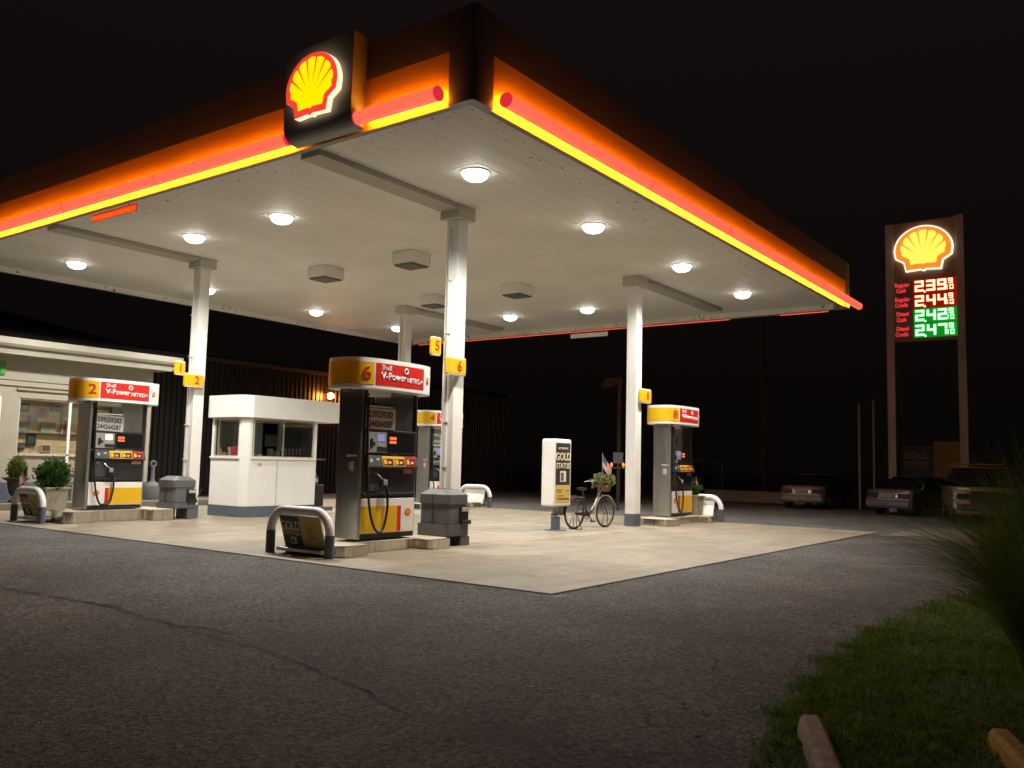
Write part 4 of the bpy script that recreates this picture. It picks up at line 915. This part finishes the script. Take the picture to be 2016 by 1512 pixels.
mg = MB().tube(circ(WB, WR, WR+.035, 24, .12*math.pi, 1.15*math.pi), .018, 6).build('mudguard', bk_c, bk, smooth=True)
BB = (.52, 0, .34); ST = (.34, 0, .92); HT = (1.06, 0, 1.02); HB = (1.13, 0, .74)
fr_ = MB(); fr_.tube([BB, ST], .02, 8); fr_.tube([BB, (.62, 0, .36), (.78, 0, .5), (.93, 0, .72), HT], .024, 8); fr_.tube([BB, (.3, .05, .36), (0, .06, WR)], .013, 6); fr_.tube([BB, (.3, -.05, .36), (0, -.06, WR)], .013, 6)
fr_.tube([(.38, 0, .8), (.0, .06, WR)], .011, 6); fr_.tube([(.38, 0, .8), (.0, -.06, WR)], .011, 6); fr_.tube([HT, HB], .026, 8)
fr_.build('frame', bk_m, bk, smooth=True)
MB().tube([(.70, 0, .46), (.86, 0, .62), (.98, 0, .80), (1.07, 0, .97)], [.02, .026, .03, .02], 8).build('top_tube', bk_c, bk, smooth=True)
fk = MB()
for s in (-.055, .055): fk.tube([(HB[0], s*.6, HB[2]), (HB[0]+.06, s, .58), (WB, s, WR)], .012, 6)
fk.build('fork', bk_m, bk, smooth=True)
MB().tube([HT, (1.03, 0, 1.14), (1.02, 0, 1.18)], .014, 6).build('stem', SPK, bk)
MB().tube([(.80, -.30, 1.17), (.92, -.30, 1.19), (1.05, -.2, 1.19), (1.06, 0, 1.17), (1.05, .2, 1.19), (.92, .30, 1.19), (.80, .30, 1.17)], .012, 8).build('handlebar', SPK, bk, smooth=True)
MB().prism([(-.13, -.09), (-.10, -.11), (.04, -.05), (.16, -.02), (.16, .02), (.04, .05), (-.10, .11), (-.13, .09)], 0, .06, 'z').build('saddle', RUBBER, bk, (.32, 0, .97), bevel=.02)
MB().tube([(.34, 0, .9), (.33, 0, .98)], .012, 6).build('seat_post', SPK, bk)
rc = MB(); [rc.tube([(.3, s, .80), (-.32, s, .80)], .008, 6) for s in (-.07, 0, .07)]; rc.tube([(-.32, -.07, .80), (-.32, .07, .80)], .008, 6)
for s in (-.07, .07): rc.tube([(-.2, s, .8), (0, s, WR)], .007, 6)
rc.build('rear_rack', SPK, bk)
cs = MB().tube(circ(.52, .34, .1, 22), .012, 6, closed=True); cs.tube([(.52, -.06, .34), (.62, -.08, .2)], .012, 6); cs.tube([(.52, .06, .34), (.42, .08, .48)], .012, 6); cs.box(.57, .68, -.15, -.07, .17, .2); cs.box(.37, .48, .07, .15, .47, .5)
cs.build('crankset', bk_m, bk); MB().prism([(.0, .36), (.5, .30), (.6, .36), (.5, .42), (.0, .42)], -.07, -.05, 'y').build('chain_guard', bk_m, bk)
sd = MB()
for s in (-.12, .12): sd.tube([(0, s*.6, WR), (-.06, s, 0)], .009, 6); sd.tube([(0, s*.6, WR), (.16, s, 0)], .009, 6)
sd.tube([(-.06, -.12, .01), (.16, -.12, .01)], .01, 6); sd.tube([(-.06, -.12, .01), (-.06, .12, .01)], .01, 6); sd.tube([(WB, -.1, 0), (WB+.02, -.05, WR)], .009, 6); sd.tube([(WB, .1, 0), (WB+.02, .05, WR)], .009, 6); sd.build('stand', bk_m, bk)
def bw(x, y, z): c, s = math.cos(bang), math.sin(bang); return (bx0+x*c-y*s, by0+x*s+y*c, .012+z)
bs = empty('flower_basket', bw(1.24, 0, .93), bang, 'wicker basket of leafy plants on the front of the bicycle', 'basket')
MB().lathe([(.13, 0), (.2, .18), (.21, .19)], n=22, sy=1.15).build('basket', mat('wicker', (.2, .1, .045), .8, vary=.4, vscale=40, bump=.8), bs, smooth=True)
bush(bs, (0, 0, .26), .25, .12, 650, blade_mat('basket_leaf', (.08, .11, .04), (.30, .32, .15)), .12)
flag(*bw(1.16, 0, 1.15), 'small striped flag stuck in the bicycle basket', h=.78, w=.44, fh=.34, droop=1.0, az=-1.0)
# ================================================================== PRICE SIGN
pr = empty('price_sign', (30, 0, 0), 0, 'tall twin-pole price sign with glowing scallop emblem and red and green price digits', 'price sign')
YA, YB = 1.47, -1.53; SGM = mat('sign_face', (.34, .19, .13), .5, vary=.08)
for y in (YA-.14, YB+.14): MB().box(-.16, .16, y-.16, y+.16, 0, 12.2 if y > 0 else 12.25).build('pole', mat('sign_pole', (.42, .37, .35), .5, vary=.1, vscale=.8), pr, bevel=.02)
MB().box(-.13, .13, YB+.302, YA-.302, 7.1, 12.2).build('sign_box', SGM, pr, bevel=.01)
emblem(pr, 2.30, (-.14, -.02, 11.0), LEFTF, emis('lit_amber', (1., .30, .03), .9), emis('lit_pale_yellow', (1., .95, .12), 1.0), emis('lit_white_rim', (1., .86, .66), 1.3), .12)
LEDR = emis('led_red', (1., .16, .10), 1.6); LEDRC = emis('led_cream', (1., .66, .36), 1.9); LEDG = emis('led_green', (.45, 1., .5), 2.0); LEDT = emis('sign_red_text', (1., .06, .07), .75)
SEG = {'0': 'abcdef', '2': 'abged', '3': 'abgcd', '4': 'fgbc', '7': 'abc', '8': 'abcdefg', '9': 'abcdfg', '1': 'bc'}
def digit(mb, ch, y, z, w, h, t):
    # y decreases to the viewer's right
    g = .012
    S = {'a': (0, w, h-t, h), 'g': (0, w, h/2-t/2, h/2+t/2), 'd': (0, w, 0, t), 'f': (0, t, h/2+g, h-g), 'b': (w-t, w, h/2+g, h-g), 'e': (0, t, g, h/2-g), 'c': (w-t, w, g, h/2-g)}
    for s in SEG[ch]:
        a, b, c, d = S[s]; mb.box(-.17, -.15, y-b, y-a, z+c, z+d)
for k, (pr_, mm, words) in enumerate((('239', LEDRC, ('Regular', 'Cash')), ('244', LEDRC, ('Regular', 'Credit')), ('242', LEDG, ('Diesel', 'Cash')), ('247', LEDG, ('Diesel', 'Credit')))):
    zb = 9.18-k*.62; MB().box(-.145, -.131, -1.32, .42, zb-.08, zb+.52).build('halo_panel', emis('halo_panel_red' if k < 2 else 'halo_panel_green', (1, .012, .008) if k < 2 else (.01, 1, .06), .22 if k < 2 else .2), pr)  # board given a flat dim glow in place of the digits' bloom halo
    d = MB(); ys = (.34, -.10, -.52)
    for c, y in zip(pr_, ys): digit(d, c, y, zb, .34, .46, .085)
    d.box(-.17, -.15, -.07, .0, zb-.05, zb+.02)
    d.build('price_digits', mm, pr)
    s = MB(); digit(s, '9', -.93, zb+.25, .17, .21, .04); digit(s, '1', -.86, zb, .05, .2, .03); digit(s, '0', -.98, zb, .14, .2, .04); s.build('price_fraction', mm, pr)
    text(words[0], pr, (-.14, .84, zb+.34), LEFTF, .25, LEDT, bold=.006, sx=.78); text(words[1], pr, (-.14, .88, zb+.10), LEFTF, .25, LEDT, bold=.006, sx=.78)
bn = empty('banner', (30.3, 0, 0), 0, 'wide dim black and gold banner reading GOLD STATUS between the price sign poles', 'banner')
MB().box(-.02, .02, -.18, 1.1, 1.5, 2.75).build('cloth', mat('banner_dark', (.02, .02, .02), .6), bn); MB().box(-.02, .02, -1.35, -.182, 1.1, 2.95).build('cloth', mat('banner_ochre', (.20, .12, .02), .6, vary=.2), bn)
text('GOLD', bn, (-.026, .5, 2.35), LEFTF, .42, mat('banner_lettering', (.17, .14, .08), .6), bold=.01, sx=.85); text('STATUS', bn, (-.026, .5, 1.97), LEFTF, .34, mat('banner_lettering', (.17, .14, .08), .6), bold=.008, sx=.8)
# ================================================================== WAREHOUSE
wh = empty('warehouse', (0, 24, 0), 0, 'long brown corrugated metal warehouse lit by one orange lamp behind the booth', 'building')
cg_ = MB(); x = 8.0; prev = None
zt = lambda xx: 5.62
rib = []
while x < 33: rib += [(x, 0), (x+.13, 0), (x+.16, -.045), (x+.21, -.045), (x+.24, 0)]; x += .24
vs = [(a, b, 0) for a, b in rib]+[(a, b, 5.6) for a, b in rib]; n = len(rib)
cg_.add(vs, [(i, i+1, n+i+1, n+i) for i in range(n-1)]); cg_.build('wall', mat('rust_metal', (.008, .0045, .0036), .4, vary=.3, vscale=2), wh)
MB().box(7.9, 33.1, -.12, .1, 5.55, 5.72).build('eave_trim', mat('eave_brown', (.03, .017, .012), .5), wh); MB().box(33, 33.1, 0, 14, 0, 5.6).build('wall', mat('rust_metal', (.10, .055, .04), .5), wh)
MB().box(7.9, 33.1, 0, 14, 5.721, 5.8).build('roof', mat('roof_shingle', (.045, .042, .04), .9), wh)
wl = empty('wall_lamp', (18.75, 23.9, 4.58), 0, 'glowing orange lamp on the corrugated warehouse wall above the booth roof', 'wall lamp')
MB().lathe([(.03, -.14), (.12, -.10), (.15, 0), (.12, .09), (.05, .12)], n=16).build('globe', emis('sodium_lamp', (1., .33, .06), 260), wl, (0, -.34, 0), smooth=True)
MB().box(-.04, .04, -.30, 0, .12, .17).build('bracket', BLACK, wl)
# ================================================================== background furniture
sl_ = empty('street_lamp', (25.5, 11.9, 0), 0, 'tall dark street lamp with a flat unlit box head behind the bicycle', 'street lamp')
PM = mat('pole_brown', (.06, .038, .034), .6)
MB().tube([(0, 0, 0), (0, 0, 5.5)], .11, 10).build('pole', PM, sl_, smooth=True); MB().prism([(-.05, 5.35), (.75, 5.1), (.8, 5.25), (.7, 5.55), (0, 5.62)], -.25, .25, 'y').build('lamp_head', PM, sl_, (0, 0, 0), (0, 0, 2.4), bevel=.03)
tag(MB().lathe([(.15, 0), (.13, 5), (.12, 9.5)], n=12).build('utility_pole', mat('pole_wood', (.06, .045, .035), .8), None, (36, 9.1, 0), smooth=True), 'tall dark wooden utility pole between the canopy and the price sign', 'utility pole')
for k, (y, h) in enumerate(((2.95, 4.6), (2.35, 4.75))):
    t = empty('flag_pole', (31, y, 0), 0, ['slim pale bare pole left of the pair near the price sign', 'slim pale bare pole right of the pair, closer to the price sign'][k], 'pole', 'pair of slim bare poles')
    MB().tube([(0, 0, 0), (0, 0, h)], .05 if k == 0 else .04, 10).build('pole', mat('grey_pole', (.42, .42, .4), .5), t, smooth=True)
    MB().lathe([(.06, 0), (.04, .05)], n=12).build('cap', STEEL, t, (0, 0, h))
tag(MB().box(33.2, 33.5, 5.5, 11.2, 0, .55).build('low_wall', mat('wall_concrete', (.26, .24, .2), .8, vary=.2), bevel=.01), 'low pale concrete wall in the dark left of the first sedan', 'low wall')
fn = empty('chain_fence', (35, 11, 0), 0, 'dark chain link fence section with sloping top rail behind the low wall', 'fence')
f_ = MB(); f_.tube([(0, 3.0, 0), (0, 3.0, 2.4)], .04, 8); f_.tube([(0, 0, 0), (0, 0, 1.9)], .04, 8); f_.tube([(0, 3.0, 2.38), (0, 1.2, 2.0), (0, 0, 1.88)], .03, 8); f_.build('fence_frame', mat('galvanised', (.2, .2, .2), .5, metal=.6), fn)
ms = MB()
for i in range(24): ms.tube([(0, .12*i, 0), (0, .12*i, 1.85)], .006, 4)
ms.build('mesh', mat('galvanised', (.2, .2, .2), .5, metal=.6), fn)
mk = empty('marker_post', (19.2, 8.4, 0), 0, 'grey panel on a post with two small glowing orange lamps behind the flag', 'marker')
MB().tube([(0, 0, 0), (0, 0, 1.9)], .035, 8).build('post', BLACK, mk); MB().box(-.03, .03, -.2, .2, 1.72, 2.12).build('panel', mat('panel_grey', (.045, .045, .045), .5), mk); MB().box(-.04, .04, -.34, .34, 1.52, 1.58).build('bar', BLACK, mk)
for y in (.25, -.25): MB().lathe([(.03, -.08), (.06, 0), (.03, .08)], n=10).build('lamp', emis('amber_lamp', (1., .22, .05), 1.1), mk, (-.06, y, 1.66))
tag(MB().lathe([(.14, 0), (.14, 1.25), (.13, 1.3)], n=16).build('bollard', mat('dark_bollard', (.06, .06, .06), .6), None, (14.6, 7.9, .0), smooth=True), 'dark grey bollard behind the bicycle saddle', 'bollard')
# ---------------- cars
CG = mat('car_glass', (.01, .01, .012), .05); TYRE = RUBBER; PLATE = mat('plate', (.24, .22, .2), .5)
def car(x, y, ang, paint, label, L_=4.9, W_=1.85, kind='sedan', tail=(.035, .004, .004), z=0):
    """front of the car points to local +x; rear bumper at local x=0"""
    t = empty('parked_car', (x, y, z), ang, label, 'car', 'cars parked at the back of the lot')
    hw = W_/2
    if kind == 'sedan':
        prof = [(0.02, .28), (.0, .55), (.04, .80), (.12, .98), (1.0, 1.02), (1.15, 1.03), (3.35, 1.02), (4.5, .92), (4.82, .78), (4.9, .55), (4.88, .28)]
        gh = [(.95, 1.0), (1.55, 1.38), (1.85, 1.46), (2.75, 1.46), (3.1, 1.40), (3.75, 1.0)]
    else:
        prof = [(0.0, .5), (.0, 1.0), (.05, 1.2), (3.6, 1.22), (4.7, 1.18), (4.88, 1.05), (4.9, .5)]
        gh = [(.02, 1.18), (.15, 1.75), (.3, 1.85), (3.0, 1.85), (3.2, 1.8), (3.75, 1.18)]
    bm_ = MB(); n = len(prof)
    def ring(yf, inset): return [(px+(inset if px < L_/2 else -inset), yf, pz-(.0 if pz < .6 else inset*.35)) for px, pz in prof]
    rings = [ring(-hw, .10), ring(-hw+.10, .02), ring(-hw*.4, 0), ring(hw*.4, 0), ring(hw-.10, .02), ring(hw, .10)]; vs = [v for r in rings for v in r]
    fs = [tuple(range(n))]+[tuple(range(5*n, 6*n))[::-1]]
    for k in range(5): fs += [(k*n+i, k*n+(i+1) % n, (k+1)*n+(i+1) % n, (k+1)*n+i) for i in range(n)]
    bm_.add(vs, fs); bm_.build('body', paint, t, smooth=True)
    g = MB(); m_ = len(gh)
    def gr(yf, s): return [(px, yf*(1-.16*(pz-1.0)/.5), pz) for px, pz in gh]
    a = gr(-hw+.06, 0); b = gr(hw-.06, 0); g.add(a+b, [tuple(range(m_))[::-1], tuple(range(m_, 2*m_))]+[(i, i+1, m_+i+1, m_+i) for i in range(m_-1)], 0)
    g.build('cabin_glass', CG, t, smooth=False, bevel=.02)
    rp = [p for p in gh if p[1] > gh[2][1]-.12]
    z_ = gh[2][1]; MB().box(gh[1][0]+.1, gh[4][0]-.05, -hw*.80, hw*.80, z_-.01, z_+.03).build('roof', paint, t, bevel=.03)
    for xx in (.95, 3.85):
        for s in (-1, 1):
            w = MB().tube([(xx, s*(hw-.2), .33), (xx, s*(hw+.01), .33)], .33, 24).build('wheel', TYRE, t, smooth=True); MB().tube([(xx, s*(hw-.0), .33), (xx, s*(hw+.02), .33)], .2, 16).build('rim', STEEL, w)
    MB().box(-.05, .06, -hw+.06, hw-.06, .33, .56).build('bumper', paint, t, bevel=.03); MB().box(L_-.06, L_+.05, -hw+.06, hw-.06, .33, .56).build('bumper', paint, t, bevel=.03)
    for s in (-1, 1):
        MB().box(-.012 if kind == 'sedan' else -.02, .06, s*(hw-.30)-.22, s*(hw-.30)+.22, .66, .84).build('tail_light', mat('tail_lens', tail, .15), t, bevel=.02)
        MB().box(L_-.14, L_-.0, s*(hw-.28)-.2, s*(hw-.28)+.2, .62 if kind == 'sedan' else .8, .76 if kind == 'sedan' else 1.0).build('headlight', CHROME, t, bevel=.02)
        MB().box(3.35, 3.5, s*(hw+.0)-.02+s*.04, s*hw+.02+s*.10, .98, 1.12).build('wing_mirror', paint, t, bevel=.02)
    MB().box(-.035, -.0, -.26, .26, .68, .83).build('number_plate', PLATE, t)
    if kind != 'sedan':
        rr = MB(); [rr.tube([(.5, s*.7, 1.98), (3.0, s*.7, 1.98)], .025, 6) for s in (-1, 1)]; [rr.tube([(xx, -.7, 1.98), (xx, .7, 1.98)], .02, 6) for xx in (.7, 1.4, 2.1, 2.8)]; rr.build('roof_rack', mat('rack_tan', (.3, .16, .06), .4), t)
        gl = MB(); [gl.box(L_+.01, L_+.04, -.5, .5, .72+k*.08, .76+k*.08) for k in range(5)]; gl.build('grille', CHROME, t); MB().box(L_+.05, L_+.12, -hw+.05, hw-.05, .5, .66).build('chrome_bumper', CHROME, t, bevel=.02)
    return t
P_S = mat('car_silver', (.20, .18, .17), .25, metal=.6, coat=.5); P_G = mat('car_grey_blue', (.15, .145, .17), .25, metal=.5, coat=.5); P_T = mat('car_tan', (.30, .23, .17), .3, metal=.4, coat=.4)
car(28.2, 4.6, .02, P_S, 'dim silver sedan seen from behind, left of the slim poles')
car(26.4, .75, -.28, P_G, 'dim blue-grey sedan seen from behind, below the price sign')
car(27.6, -1.9, math.pi+.25, P_T, 'tan off-road wagon with roof rack facing the camera, behind the tall grass', W_=1.95, kind='suv')
car(33.0, 12.2, .3, mat('car_dark_red', (.10, .03, .025), .3, metal=.3), 'very dark pickup-like wagon left of the low wall, behind pump eight', W_=1.95, kind='suv')
# ------------------------------------------------------------------ bring to metres
for o in list(SC.objects):
    if o.parent is None:
        if o.type == 'CAMERA': m = o.matrix_world.copy(); m.translation = m.translation*K; o.matrix_world = m
        else: o.location = o.location*K; o.scale = o.scale*K
